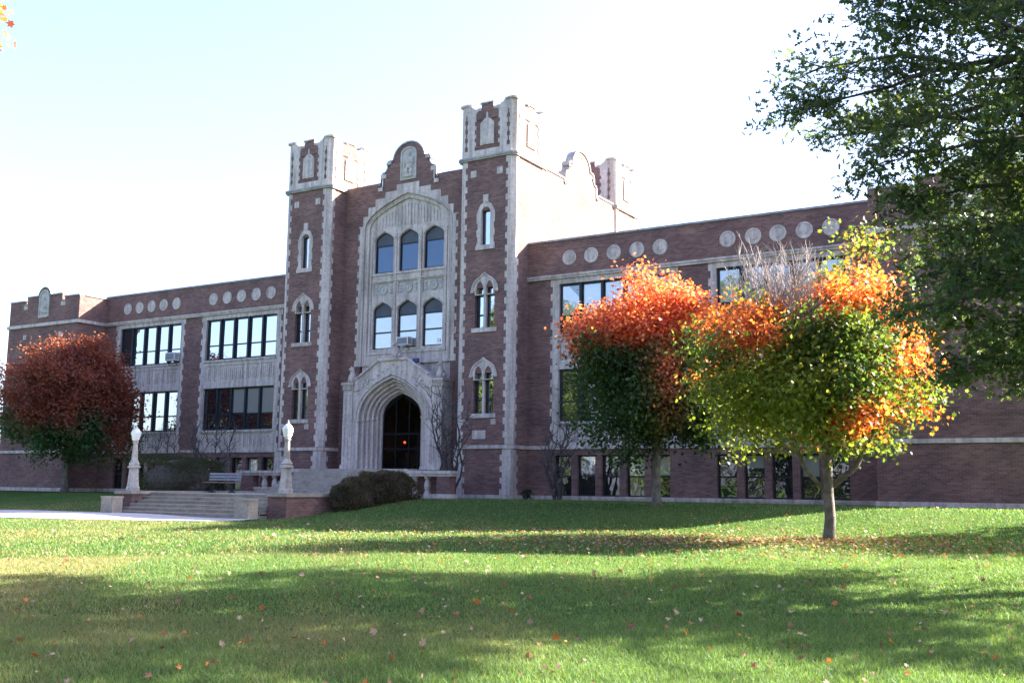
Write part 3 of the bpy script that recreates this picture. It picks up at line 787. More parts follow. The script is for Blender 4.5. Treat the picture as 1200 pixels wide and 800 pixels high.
for c in WC:
    for ws, wa in ((12.72, 13.15), (9.08, 9.52)):
        pts = arch(c, 0.66, ws - 0.02, ws, wa + 0.06, 0.45, 7)[1:-1]
        mb.tube([(u, yw - 0.01, z) for u, z in pts], 0.035, 5)
mb.box(-2.42, 2.42, yw - 0.09, yw - 0.001, 6.86, 6.975); mb.box(-2.42, 2.42, yw - 0.07, yw - 0.052, 10.56, 10.64); mb.box(-2.42, 2.42, yw - 0.07, yw - 0.052, 10.9, 11.0)
for i in range(22):    # cusped blind panelling in the arch head
    x = -2.1 + i * 0.2; ztop = 13.3 + (1 - abs(x) / 2.52) ** 0.6 * 1.3
    if ztop - 13.45 > 0.12: mb.box(x - 0.028, x + 0.028, yw - 0.03, yw - 0.001, 13.38, ztop - 0.06)
part(mb, 'window_wall', M['stone'])
cv = MB()
for c in WC:
    cv.box(c - 0.62, c + 0.62, yw + 0.06, yw + 0.1, 9.865, 10.495)
    cv.lathe([(0.27, 0), (0.27, -0.05), (0.2, -0.06), (0.18, -0.03), (0.08, -0.03), (0.05, -0.06)], (c, yw + 0.06, 10.18), 16, axis='y')
    for d in (-0.47, 0.47):
        for z in (10.02, 10.18, 10.34): cv.ball((c + d, yw + 0.05, z), (0.1, 0.05, 0.085), 8, 6)
part(cv, 'carved_panels', M['carving'])
for i, c in enumerate(WC):
    window(c - 0.6, c + 0.6, 11.03, 13.15, yw + 0.10, outline=arch(c, 0.598, 11.032, 12.72, 13.148, 0.45, 7), head=12.45, trans=(12.45,), fr=0.06, glass='glass_blue')
    w = window(c - 0.6, c + 0.6, 7.14, 9.52, yw + 0.10, outline=arch(c, 0.598, 7.142, 9.08, 9.518, 0.45, 7), head=8.8, trans=(8.8, 7.98), fr=0.06, glass='glass_blind')
    if i == 2:
        nt_ = MB(); nt_.box(c + 0.22, c + 0.42, yw + 0.13, yw + 0.14, 7.3, 7.5)
        part(nt_, 'notice', M['paper'], parent=w)

# ---- entrance portal
pt = MB()
orders = [(2.12, 3.5, 5.6, 0.45), (1.92, 3.53, 5.45, 0.63), (1.74, 3.57, 5.3, 0.79), (1.56, 3.61, 5.14, 0.95), (1.38, 3.65, 4.99, 1.1)]
gab = [(-2.42, 1.08), (2.42, 1.08), (2.42, 5.3), (2.15, 5.58), (0.86, 6.38), (-0.86, 6.38), (-2.15, 5.58), (-2.42, 5.3)]
K = 0.68
pt.plate(gab, [arch(0, orders[0][0], 1.081, orders[0][1], orders[0][2], K, 12)], 0.45, 0.8)
for i in range(1, len(orders)):
    w, zs, za, yy = orders[i]; w0, zs0, za0, _ = orders[i - 1]
    pt.plate(arch(0, w0 + 0.002, 1.08, zs0, za0 + 0.002, K, 12), [arch(0, w, 1.081, zs, za, K, 12)], yy, 0.16)
w, zs, za, yy = orders[-1]
pt.plate(arch(0, w + 0.002, 1.08, zs, za + 0.002, K, 12), [arch(0, 1.2, 1.081, 3.7, 4.84, K, 12)], 1.24, 0.12)
for i, (w, zs, za, yy) in enumerate(orders):
    pt.tube([(u, yy + 0.02, z) for u, z in arch(0, w - 0.02, 1.25, zs, za - 0.02, K, 14)], 0.062, 8)
    for s in (-1, 1):
        pt.lathe([(0.1, 0), (0.1, 0.1), (0.08, 0.16), (0.064, 0.2)], (s * (w - 0.02), yy + 0.02, 1.09), 8)
        pt.lathe([(0.062, 0), (0.1, 0.06), (0.105, 0.12), (0.07, 0.16)], (s * (w - 0.02), yy + 0.02, zs - 0.1), 8)
part(pt, 'portal_arch', M['stone'])
hm = MB()      # moulded label over the gable line
for s in (-1, 1):
    hm.tube([(s * 2.18, 0.42, 5.6), (s * 0.88, 0.42, 6.42)], 0.07, 6)
    hm.tube([(s * 2.42, 0.42, 4.98), (s * 1.98, 0.42, 5.02)], 0.05, 6)
hm.tube([(-0.92, 0.42, 6.42), (0.92, 0.42, 6.42)], 0.08, 6)
hm.tube([(u, 0.41, z) for u, z in arch(0, 2.22, 3.5, 3.52, 5.72, K, 14)[1:-1]], 0.05, 6)
for i in range(-6, 7):
    t = abs(i) / 6.0
    hm.ball((i * 0.3, 0.43, 6.18 - t * 1.0), (0.055, 0.05, 0.055), 6, 5)
for s in (-1, 1):
    for k in range(5):
        hm.ball((s * (1.5 + 0.13 * (k % 3)), 0.43, 5.15 + 0.11 * k), (0.09, 0.05, 0.08), 6, 5)
part(hm, 'portal_moulding', M['stone'])
for s in (-1, 1):
    cl = MB()
    xa, xb = sorted((s * 2.42, s * 3.0))
    cl.box(xa, xb, 0.40, C_ - 0.04, 1.08, 5.0)
    cl.box(xa - 0.05, xb + 0.05, 0.34, C_ - 0.05, 1.081, 1.35)
    cl.box(xa + 0.1, xa + 0.16, 0.37, 0.398, 1.5, 4.8); cl.box(xb - 0.16, xb - 0.1, 0.37, 0.398, 1.5, 4.8)
    cl.box(xa - 0.03, xb + 0.03, 0.36, C_ - 0.05, 5.002, 5.28); cl.box(xa - 0.09, xb + 0.09, 0.30, C_ - 0.05, 5.282, 5.4)
    for k in range(4):
        for q in range(2): cl.ball((xa + 0.08 + k * 0.14, 0.35, 5.07 + q * 0.12), (0.055, 0.05, 0.055), 6, 5)
    part(cl, 'portal_pier', M['stone'])
def grotesque(x, y, z, s=1.0):
    g = MB()
    pts = [(x, y, z), (x, y, z + 0.2 * s), (x, y - 0.02, z + 0.42 * s), (x, y - 0.05, z + 0.58 * s), (x, y - 0.09, z + 0.68 * s), (x, y - 0.1, z + 0.79 * s)]
    g.tube(pts, [0.19 * s, 0.2 * s, 0.16 * s, 0.11 * s, 0.13 * s, 0.06 * s], 10)
    g.ball((x, y - 0.2, z + 0.66 * s), (0.07 * s, 0.12 * s, 0.06 * s), 8, 6)
    for d in (-1, 1):
        g.tube([(x + d * 0.12 * s, y - 0.08, z + 0.38 * s), (x + d * 0.1 * s, y - 0.17, z + 0.2 * s), (x + d * 0.1 * s, y - 0.2, z)], [0.06 * s, 0.05 * s, 0.06 * s], 6)
        g.ball((x + d * 0.15 * s, y + 0.03, z + 0.16 * s), (0.1 * s, 0.16 * s, 0.14 * s), 8, 6)
        g.tube([(x + d * 0.07 * s, y - 0.06, z + 0.74 * s), (x + d * 0.1 * s, y - 0.05, z + 0.86 * s)], [0.04 * s, 0.012 * s], 5)
    part(g, 'grotesque', M['stone'], smooth=True)
grotesque(-2.7, 0.72, 5.402); grotesque(2.7, 0.72, 5.402); grotesque(0.0, 0.7, 6.5, 1.0)
bk = MB(); bk.box(-0.35, 0.35, 0.3, 1.1, 6.384, 6.5); bk.box(-0.84, 0.84, 0.47, C_ - 0.05, 6.2, 6.374)
bk.add([(-2.15, 0.46, 5.57), (-0.86, 0.46, 6.37), (-0.86, 1.26, 6.37), (-2.15, 1.26, 5.57)], [(0, 1, 2, 3)]); bk.add([(2.15, 0.46, 5.57), (0.86, 0.46, 6.37), (0.86, 1.26, 6.37), (2.15, 1.26, 5.57)], [(0, 1, 2, 3)])
bk.plate(rect(-2.7, 2.7, 5.0, 6.85), [], C_ + 0.12, 0.1)
part(bk, 'portal_cap', M['stone'])
# glazed door screen, vestibule behind it
ds = MB()
ds.plate(arch(0, 1.2, 1.085, 3.7, 4.84, K, 12), [rect(-1.12, -0.44, 1.12, 2.08), rect(-0.36, 0.36, 1.12, 2.08), rect(0.44, 1.12, 1.12, 2.08),
         rect(-1.12, -0.44, 2.18, 2.82), rect(-0.36, 0.36, 2.18, 2.82), rect(0.44, 1.12, 2.18, 2.82),
         [(-1.12, 2.92), (-0.44, 2.92), (-0.44, 4.45), (-1.0, 4.02), (-1.12, 3.7)], [(-0.36, 2.92), (0.36, 2.92), (0.36, 4.5), (0, 4.7), (-0.36, 4.5)], [(0.44, 2.92), (1.12, 2.92), (1.12, 3.7), (1.0, 4.02), (0.44, 4.45)]], 1.37, 0.08)
door = part(ds, 'door_screen', M['iron_black'])
gl = MB(); n = len(arch(0, 1.18, 1.1, 3.7, 4.82, K, 12)); gl.add([(u, 1.41, z) for u, z in arch(0, 1.18, 1.1, 3.7, 4.82, K, 12)], [tuple(range(n))])
mt, nt, b = new_mat('door_glass')
tr = N(nt, 'ShaderNodeBsdfTransparent'); tr.inputs['Color'].default_value = (0.75, 0.78, 0.8, 1)
g2 = N(nt, 'ShaderNodeBsdfGlossy', Roughness=0.02); mx = N(nt, 'ShaderNodeMixShader', Fac=0.006)
nt.links.new(tr.outputs[0], mx.inputs[1]); nt.links.new(g2.outputs[0], mx.inputs[2]); nt.links.new(mx.outputs[0], nt.nodes['Material Output'].inputs['Surface'])
part(gl, 'pane', mt, parent=door)
vs = MB()
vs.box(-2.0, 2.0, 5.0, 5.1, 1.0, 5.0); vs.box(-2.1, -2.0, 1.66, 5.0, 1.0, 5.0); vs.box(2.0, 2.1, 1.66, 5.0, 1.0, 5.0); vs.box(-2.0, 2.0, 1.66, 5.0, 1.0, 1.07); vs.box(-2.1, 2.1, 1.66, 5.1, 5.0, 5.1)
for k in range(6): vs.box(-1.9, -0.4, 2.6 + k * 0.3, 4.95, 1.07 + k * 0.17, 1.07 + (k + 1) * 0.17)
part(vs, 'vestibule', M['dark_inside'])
rr = MB(); rr.tube([(-0.35, 2.4, 1.95), (-0.95, 4.6, 3.0)], 0.035, 6); rr.tube([(0.2, 2.4, 1.07), (0.2, 2.4, 3.0)], 0.05, 6)
part(rr, 'stair_rail', M['iron'])
lb = MB(); lb.ball((-1.08, 3.0, 2.54), 0.065, 10, 8)
st_ = MB(); st_.tube([(-1.08, 3.0, 2.61), (-1.08, 3.0, 4.99)], 0.012, 5); part(st_, 'lamp_stem', M['iron'])
lamp_o = part(lb, 'hall_lamp', M['lit_bulb'])
lt = bpy.data.lights.new('hall_lamp_light', 'POINT'); lt.energy = 0.5; lt.color = (1.0, 0.18, 0.07); lt.shadow_soft_size = 0.08
lo = bpy.data.objects.new('hall_lamp_light', lt); COL.objects.link(lo); lo.parent = lamp_o; lo.location = Vector((-1.08, 2.85, 2.45)) - school.location

# =================================================================== steps, terrace, platform
tr = MB(); tr.box(-3.7, 3.7, -10.2, -5.62, -0.9, -0.05); tr.box(-3.7, -2.72, -5.62, -3.4, -0.9, -0.05); tr.box(2.72, 3.7, -5.62, -3.4, -0.9, -0.05)
tag(tr.build('terrace', M['terrace']), kind='structure')
fs = thing('front_steps', (0, -11, -0.95), 'broad flight of worn stone steps between two brick cheek walls below the lamp posts', 'steps')
sp = MB()
for k in range(6):
    z1 = -0.9 + (k + 1) * 0.142
    sp.box(-3.7, 3.7, -12.1 + k * 0.32, -10.2, z1 - 0.142 if k else -1.1, z1 - 0.045)
    sp.box(-3.7, 3.7, -12.13 + k * 0.32, -10.2 if k == 5 else -12.1 + (k + 1) * 0.32 + 0.01, z1 - 0.044, z1)
sp.build('stair_flight', M['step'], fs)
for s in (-1, 1):
    xa, xb = sorted((s * 3.702, s * 4.63))
    c = MB(); c.box(xa, xb, -11.4, -3.3, -1.3, -0.12)
    cw = c.build('cheek_wall', M['brick'], fs)
    c = MB(); c.box(xa - 0.05, xb + 0.05, -11.48, -3.3, -0.118, 0.01)
    c.build('coping', M['step'], cw)
    xa, xb = sorted((s * 3.3, s * 3.98))
    c = MB(); c.box(xa, xb, -12.62, -12.15, -1.3, -0.28); c.box(xa - 0.02, xb + 0.02, -12.64, -12.13, -0.278, -0.2)
    c.build('end_block', M['step'], fs)
es = thing('entrance_stairs', (0, -4, -0.05), 'upper flight of pale stone stairs climbing to the arched doorway', 'stairs')
sp = MB()
for k in range(8):
    z1 = -0.05 + (k + 1) * 0.14
    sp.box(-2.3, 2.3, -5.6 + k * 0.32, -3.05, z1 - 0.14, z1 - 0.001)
sp.build('stair_flight', M['step'], es)
pf_ = MB(); pf_.box(-3.6, 3.6, -3.04, 1.25, -0.3, 0.92)
pf_.build('platform_base', M['brick'], es)
pf_ = MB(); pf_.box(-3.68, 3.68, -3.04, 0.33, 0.922, 1.075); pf_.box(-2.36, 2.36, 0.331, 1.36, 0.922, 1.078)
pf_.build('platform_slab', M['stone'], es)
for s in (-1, 1):
    xa, xb = sorted((s * 2.302, s * 2.7))
    c = MB(); c.box(xa, xb, -5.7, -3.05, -0.3, 0.12); c.box(xa - 0.03, xb + 0.03, -5.74, -3.05, 0.122, 0.22)
    c.build('cheek_wall', M['step'], es)
for s in (-1, 1):
    bt_ = thing('balustrade', (s * 4.9, -3, -0.2), 'stone balustrade with stubby balusters and brick pier %s' % ('behind the clipped shrubs right of the doorway' if s > 0 else 'just left of the nearer lamp post'), 'balustrade')
    xa, xb = sorted((s * 3.7, s * 6.15))
    c = MB(); c.box(xa, xb, -3.26, -2.74, 0.86, 0.99); c.box(xa + 0.04, xb - 0.04, -3.2, -2.8, 0.76, 0.858)
    c.build('coping', M['stone'], bt_)
    c = MB(); c.box(xa, xb, -3.22, -2.78, -0.5, 0.02); c.build('base', M['stone'], bt_)
    xp, xq = sorted((s * 5.35, s * 6.02)); c = MB(); c.box(xp, xq, -3.2, -2.8, 0.022, 0.758); c.build('brick_pier', M['brick'], bt_)
    c = MB(); c.box(*sorted((s * 3.7, s * 5.34)), -2.6, -2.5, -0.3, 0.758); c.build('rear_panel', M['brick'], bt_)
    for u in (4.1, 4.75):
        c = MB(); c.lathe([(0.15, 0), (0.15, 0.08), (0.1, 0.12), (0.155, 0.3), (0.14, 0.42), (0.085, 0.58), (0.13, 0.64), (0.15, 0.66), (0.15, 0.736)], (s * u, -3.0, 0.022), 12)
        c.build('baluster', M['stone'], bt_)

# =================================================================== lamp posts, bench, units
lp = thing('lamp_post', (-4.17, -11.0, 0.01), 'farther white lamp post on the left cheek wall, nearest the red crowned tree', 'lamp post')
x, y, z = -4.17, -11.0, 0.012
c = MB(); c.lathe([(0.34, 0), (0.34, 0.16), (0.30, 0.2), (0.25, 0.75), (0.235, 1.08)], (x, y, z), 8, rot=R(22.5)); c.build('base', M['lamp_stone'], lp)
c = MB(); c.lathe([(0.24, 1.082), (0.31, 1.12), (0.31, 1.19), (0.23, 1.25), (0.27, 1.3), (0.20, 1.42), (0.16, 1.5)], (x, y, z), 12); c.build('collar', M['lamp_stone'], lp)
c = MB(); c.lathe([(0.15, 1.502), (0.145, 1.7), (0.11, 2.3), (0.15, 2.36), (0.15, 2.42), (0.1, 2.45)], (x, y, z), 12); c.build('shaft', M['lamp_stone'], lp, )
c = MB(); c.lathe([(0.12, 2.452), (0.17, 2.5), (0.245, 2.8), (0.25, 2.86), (0.14, 3.02), (0.07, 3.08)], (x, y, z), 8); gl = c.build('globe', M['lamp_globe'], lp)
c = MB(); c.lathe([(0.075, 3.082), (0.05, 3.12), (0.03, 3.2), (0.008, 3.26)], (x, y, z), 8); c.build('finial', M['lamp_stone'], gl)
lp.scale = (0.82,) * 3
lp2 = copy_tree(lp, (4.17, -11.0, 0.01)); lp2['label'] = 'nearer white lamp post on the right cheek wall, before the brick tower'
for o in (lp, lp2): o['group'] = 'lamp posts flanking the front steps'

bn = thing('park_bench', (0, 0, 0), 'slatted park bench with pale backrest and dark feet standing on the terrace', 'bench')
c = MB()
for k in range(3): c.box(-0.72, 0.72, 0.26 + 0.03 * k, 0.29 + 0.03 * k, 0.52 + 0.12 * k, 0.61 + 0.12 * k)
c.build('backrest', M['bench_slat'], bn)
c = MB()
for k in range(4): c.box(-0.74, 0.74, -0.28 + 0.13 * k, -0.17 + 0.13 * k, 0.42, 0.455)
c.build('seat', M['bench_seat'], bn)
for sx in (-0.45, 0.45):
    c = MB(); c.box(sx - 0.04, sx + 0.04, -0.05, 0.05, 0.06, 0.36); c.box(sx - 0.05, sx + 0.05, -0.26, 0.26, 0.0, 0.058); c.box(sx - 0.04, sx + 0.04, -0.28, 0.26, 0.362, 0.418)
    c.tube([(sx, 0.2, 0.4), (sx, 0.3, 0.55), (sx, 0.36, 0.84)], 0.028, 6)
    c.build('leg', M['iron'], bn)
bn.location = (-3.0, -7.3, -0.048); bn.rotation_euler = (0, 0, R(24))

def ac_unit(x0, x1, z0, z1, y, label):
    t = thing('air_conditioner', ((x0 + x1) / 2, y, z0), label, 'air conditioner')
    c = MB(); c.box(x0, x1, y - 0.34, y + 0.05, z0, z1); c.box(x0 - 0.02, x1 + 0.02, y - 0.05, y - 0.02, z0 - 0.02, z1 + 0.02); c.build('case', M['white_metal'], t)
    c = MB(); c.box(x0 + 0.05, x1 - 0.05, y - 0.35, y - 0.342, z0 + 0.05, z1 - 0.05)
    for k in range(5): c.box(x1 + 0.001, x1 + 0.006, y - 0.3 + k * 0.055, y - 0.27 + k * 0.055, z0 + 0.06, z1 - 0.06)
    c.build('grille', M['grille'], t)
    c = MB()
    for xx in (x0 + 0.08, x1 - 0.08): c = MB(); c.tube([(xx, y - 0.3, z0 - 0.01), (xx, y - 0.02, z0 - 0.3)], 0.015, 5); c.build('bracket', M['iron'], t)
ac_unit(-17.0, -16.22, 7.32, 7.78, W - 0.0, 'boxy air conditioner jutting from the upper left wing window above the stone panels')
ac_unit(-0.34, 0.36, 7.22, 7.62, yw - 0.02, 'white air conditioner in the middle window above the entrance arch')
fl = thing('floodlight', (1.2, 0.9, 6.1), 'small dark blue floodlight on the right slope of the entrance gable', 'floodlight')
M['flood'] = noisy('floodlight', (0.05, 0.07, 0.16), (0.07, 0.09, 0.2), 5, 2, 0.5)
c = MB(); c.box(1.06, 1.34, 0.62, 0.8, 6.24, 6.44); c.build('housing', M['flood'], fl)
c = MB(); c.tube([(1.2, 0.72, 6.12), (1.2, 0.72, 6.24)], 0.02, 6); c.build('bracket', M['iron'], fl)

# =================================================================== trees
def limb(p0, p1, r0, r1, n=6, wob=0.06, sag=0.0):
    p0, p1 = Vector(p0), Vector(p1); L = (p1 - p0).length
    pts = []; rs = []
    for i in range(n + 1):
        t = i / n
        p = p0.lerp(p1, t) + Vector((random.gauss(0, 1), random.gauss(0, 1), random.gauss(0, 0.6))) * wob * L * t * (1 - t) * 2
        p.z += sag * math.sin(t * math.pi) * L
        pts.append(p); rs.append(r0 + (r1 - r0) * t)
    pts[-1] = p1
    return pts, rs

def lumpy(d, seed, amp=0.22):
    """smooth bumpy radius factor by direction"""
    r = np.random.default_rng(seed); f = np.ones(len(d))
    for k in range(9):
        v = r.normal(size=3); v /= np.linalg.norm(v); fr = r.uniform(2.5, 6.5); ph = r.uniform(0, 6.28)
        f += amp / 2.2 * np.sin(fr * (d @ v) * 1.3 + ph)
    return f

def crown_tree(name, base, trunk_h, trunk_r, center, radii, nclus, nleaf, lsize, colfn, label, cat='tree', group=None, shape=LEAF_MAPLE,
               seed=1, spread=0.34, fork=5, shell=0.62, mat='leaf', bark='bark', egg=0.0, floor_z=None, extra=None, amp=0.22, cull=None):
    global rng
    rng = np.random.default_rng(seed); random.seed(seed)
    t = thing(name, base, label, cat, group)
    bx, by, bz = base; center = np.array(center); radii = np.array(radii, float)
    d = rand_dirs(nclus)
    rr = rng.uniform(shell ** 3, 1, nclus) ** (1 / 3.0) * lumpy(d, seed + 11, amp)
    C = d * rr[:, None]
    C[:, :2] *= (1 - egg * C[:, 2:3])
    C = center + C * radii
    if cull is not None: C = C[~cull(C)]; nclus = len(C)
    if floor_z is not None: C[:, 2] = np.maximum(C[:, 2], floor_z + 1.5 * rng.uniform(0, 1, nclus) ** 1.5)
    # wood
    mb = MB(); top = Vector((bx + random.uniform(-.1, .1), by + random.uniform(-.1, .1), bz + trunk_h))
    pts, rs = limb((bx, by, bz - 0.15), top, trunk_r * 1.0, trunk_r * 0.78, 7, 0.02)
    rs[0] *= 1.35; rs[1] *= 1.06
    mb.tube(pts, rs, 12)
    ctop = Vector(center); ctop.z += radii[2] * 0.55
    pts2, rs2 = limb(top, ctop, trunk_r * 0.75, 0.03, 7, 0.05); mb.tube(pts2, rs2, 8)
    axes = [(pts2, rs2)]
    for k in range(fork):
        ang = 2 * math.pi * (k + random.uniform(-.25, .25)) / fork
        el = random.uniform(-0.15, 0.45)
        e = Vector(center) + Vector((math.cos(ang) * radii[0] * 0.62, math.sin(ang) * radii[1] * 0.62, el * radii[2]))
        st = top.lerp(ctop, random.uniform(0.0, 0.3)) if k > 1 else Vector((bx, by, bz + trunk_h * random.uniform(0.72, 0.95)))
        p, r = limb(st, e, trunk_r * random.uniform(0.4, 0.55), 0.025, 7, 0.07, 0.05); mb.tube(p, r, 7); axes.append((p, r))
    nodes = np.array([tuple(q) for p, r in axes for q in p[2:]])
    pick = rng.choice(nclus, min(nclus, 140), replace=False)
    for i in pick:
        c = C[i]; j = int(np.argmin(((nodes - c) ** 2).sum(1) + 0.6 * np.maximum(0, nodes[:, 2] - c[2]) ** 2))
        p, r = limb(nodes[j], c, 0.026, 0.006, 4, 0.08); mb.tube(p, r, 4, cap=False)
    mb.build('trunk', M[bark], t, smooth=True)
    # leaves
    P_ = np.repeat(C, nleaf, 0)
    n = len(P_)
    P_ = P_ + rng.normal(0, spread, (n, 3)) * np.array([1, 1, 0.72])
    out = (P_ - center) / radii; out /= (np.linalg.norm(out, axis=1, keepdims=True) + 1e-6)
    nrm = rand_dirs(n) * 0.9 + out * 0.45 + np.array([0, 0, 0.45]); nrm /= np.linalg.norm(nrm, axis=1, keepdims=True)
    S = lsize * rng.uniform(0.7, 1.25, n)
    Q_ = 0.55 * np.repeat(C, nleaf, 0) + 0.45 * P_
    cl = colfn(Q_, (Q_ - center) / radii)
    if P_[:, 2].min() < bz + 0.8: P_[:, 2] = np.maximum(P_[:, 2], bz + 0.8)
    leaves_mesh('crown', P_, S, nrm, jitter(cl, 0.22), shape, M[mat], t)
    if extra: extra(t)
    return t

def mixc(a, b, t): return a[None, :] * (1 - t[:, None]) + b[None, :] * t[:, None]
def sstep(x, a, b):
    t = np.clip((x - a) / (b - a), 0, 1); return t * t * (3 - 2 * t)

# camera-right and depth axes as seen on the ground, to describe where each crown has turned
def rightness(C, c0): return (C[:, 0] - c0[0]) * RH[0] + (C[:, 1] - c0[1]) * RH[1]

def blob(C, sc, seed):
    r = np.random.default_rng(seed); f = np.zeros(len(C))
    for k in range(7):
        v = r.normal(size=3); v /= np.linalg.norm(v); f += np.sin(sc * r.uniform(0.6, 1.6) * (C @ v) + r.uniform(0, 6.28))
    return f / 2.6
T1 = (-18.3, -4.0, -0.2)
def col1(C, u):
    t = sstep(u[:, 2] + rng.normal(0, 0.1, len(C)) + 0.3 * blob(C, 2.2, 3) + 0.3 * u[:, 0], -0.48, -0.15)
    return mixc(DKGREEN * 2.0, np.array([0.22, 0.056, 0.042]), t * rng.uniform(0.7, 1, len(C)))
crown_tree('maple_tree', T1, 2.3, 0.2, (-18.3, -4.0, 4.85), (2.9, 2.9, 3.25), 760, 74, 0.135, col1,
           'round crowned maple turned dark red on top, standing before the left wing', group=None, seed=21, shape=LEAF_MAPLE, egg=0.12, amp=0.2)
T2 = (16.6, -6.0, gzf(16.6, -6.0))
def col2(C, u):
    r = rightness(C, T2) / 2.7
    t = sstep(C[:, 2] + 0.9 * r * (r > -0.2) * 0.25 + rng.normal(0, 0.12, len(C)) + 0.45 * blob(C, 2.4, 5), 4.95, 5.45)
    patch = np.exp(-((r - 0.05) ** 2 / 0.03 + (C[:, 2] - 4.0) ** 2 / 1.6)) * (u[:, 1] < 0.2)
    t = np.clip(t + patch * 0.9, 0, 1)
    base = mixc(DKGREEN * 1.5, GREEN * 1.15, rng.uniform(0, 1, len(C)))
    warm = mixc(np.array([0.38, 0.09, 0.055]), np.array([0.52, 0.19, 0.085]), rng.uniform(0, 1, len(C)))
    return base * (1 - t[:, None]) + warm * t[:, None]
crown_tree('maple_tree', T2, 2.0, 0.17, (16.5, -6.0, 4.55), (2.4, 2.4, 2.8), 760, 72, 0.125, col2,
           'middle maple with orange red top and green lower half, close to the right wing wall', seed=35, egg=0.08, amp=0.17)
T3 = (24.25, -12.8, gzf(24.25, -12.8))
def col3(C, u):
    r = rightness(C, T3) / 3.1; z = C[:, 2]; n = len(C)
    rs = rng.normal(0, 0.06, n) + 0.42 * blob(C, 2.6, 9)
    left_or = np.exp(-((r + 0.72 + rs * 0.4) ** 2 / 0.07 + (z - 4.45 + rs) ** 2 / 0.75))
    right_or = sstep(r + rs * 0.5, 0.05, 0.45) * sstep(z + rs, 2.2, 3.2)
    low_or = np.exp(-((r - 0.12) ** 2 / 0.03 + (z - 2.0) ** 2 / 0.16)) * 1.2
    mid = np.exp(-((r + 0.0) ** 2 / 0.25 + (z - 5.2) ** 2 / 0.35)) * 0.8
    t = sstep(left_or * 1.35 + right_or * 0.9 * (blob(C, 3.4, 31) > -0.35) + low_or + mid + rng.normal(0, 0.08, n), 0.35, 0.62)
    g = mixc(GREEN * 1.4, YGREEN * 1.0, np.clip(rng.uniform(0.1, 0.5, n) + 0.3 * blob(C, 2.2, 17) + 0.5 * (r > 0.5) + 0.5 * (r < -0.1) * (z < 3.5), 0, 1))
    warm = mixc(np.array([0.42, 0.10, 0.035]), np.array([0.52, 0.18, 0.05]), rng.uniform(0, 1, n))
    return g * (1 - t[:, None]) + warm * t[:, None]
def bare_top(t):
    mb = MB(); rnd = random.Random(5)
    c0 = Vector((23.2, -13.2, 4.75))
    for k in range(140):
        a = rnd.uniform(0, 6.28); rr = rnd.uniform(0, 1) ** 0.6
        st = c0 + Vector((math.cos(a) * rr * 0.75, math.sin(a) * rr * 0.75, rnd.uniform(-0.8, 0.3)))
        h = rnd.uniform(1.2, 2.3) * (1 - 0.25 * rr)
        en = st + Vector((math.cos(a) * rr * 0.7, math.sin(a) * rr * 0.7, h))
        p, r = limb(st, en, 0.013, 0.004, 5, 0.09); mb.tube(p, r, 4, cap=False)
        for q in range(7):
            i = rnd.randint(1, 4); d = Vector((rnd.gauss(0, .5), rnd.gauss(0, .5), 1)).normalized()
            mb.tube([p[i], p[i] + d * rnd.uniform(0.3, 0.7)], [0.009, 0.004], 3, cap=False)
    wb = MB(); z0 = T3[2]
    for (h, dr, dz, r) in ((1.25, 1.25, 1.5, 0.085), (1.15, -1.0, 1.55, 0.07), (1.75, 0.55, 1.6, 0.07)):
        st = Vector((T3[0], T3[1], z0 + h)); en = st + Vector((RH[0] * dr, RH[1] * dr, dz))
        mid_ = st.lerp(en, 0.45) + Vector((RH[0] * dr * 0.12, RH[1] * dr * 0.12, -0.1))
        wb.tube([st, mid_, en], [r, r * 0.75, r * 0.45], 8)
        wb.tube([mid_, mid_ + Vector((RH[0] * dr * 0.3, RH[1] * dr * 0.3, 0.95))], [r * 0.5, r * 0.2], 6)
    wb.build('low_limbs', M['bark'], t, smooth=True)
    mb.build('bare_twigs', M['twig_pale'], t)['label'] = 'leafless pale twigs at the top of the crown'
crown_tree('maple_tree', T3, 2.15, 0.145, (23.9, -12.88, 3.7), (2.62, 2.62, 2.75), 720, 74, 0.115, col3,
           'nearest maple in mixed orange and green leaf with bare twigs on top', seed=48, fork=6, shell=0.55, extra=bare_top, cull=lambda C: (np.abs(rightness(C, (23.2, -13.2))) < 1.15) & (C[:, 2] > 4.75 + 0.25 * rng.normal(0, 1, len(C))), amp=0.3, spread=0.3, floor_z=1.45)

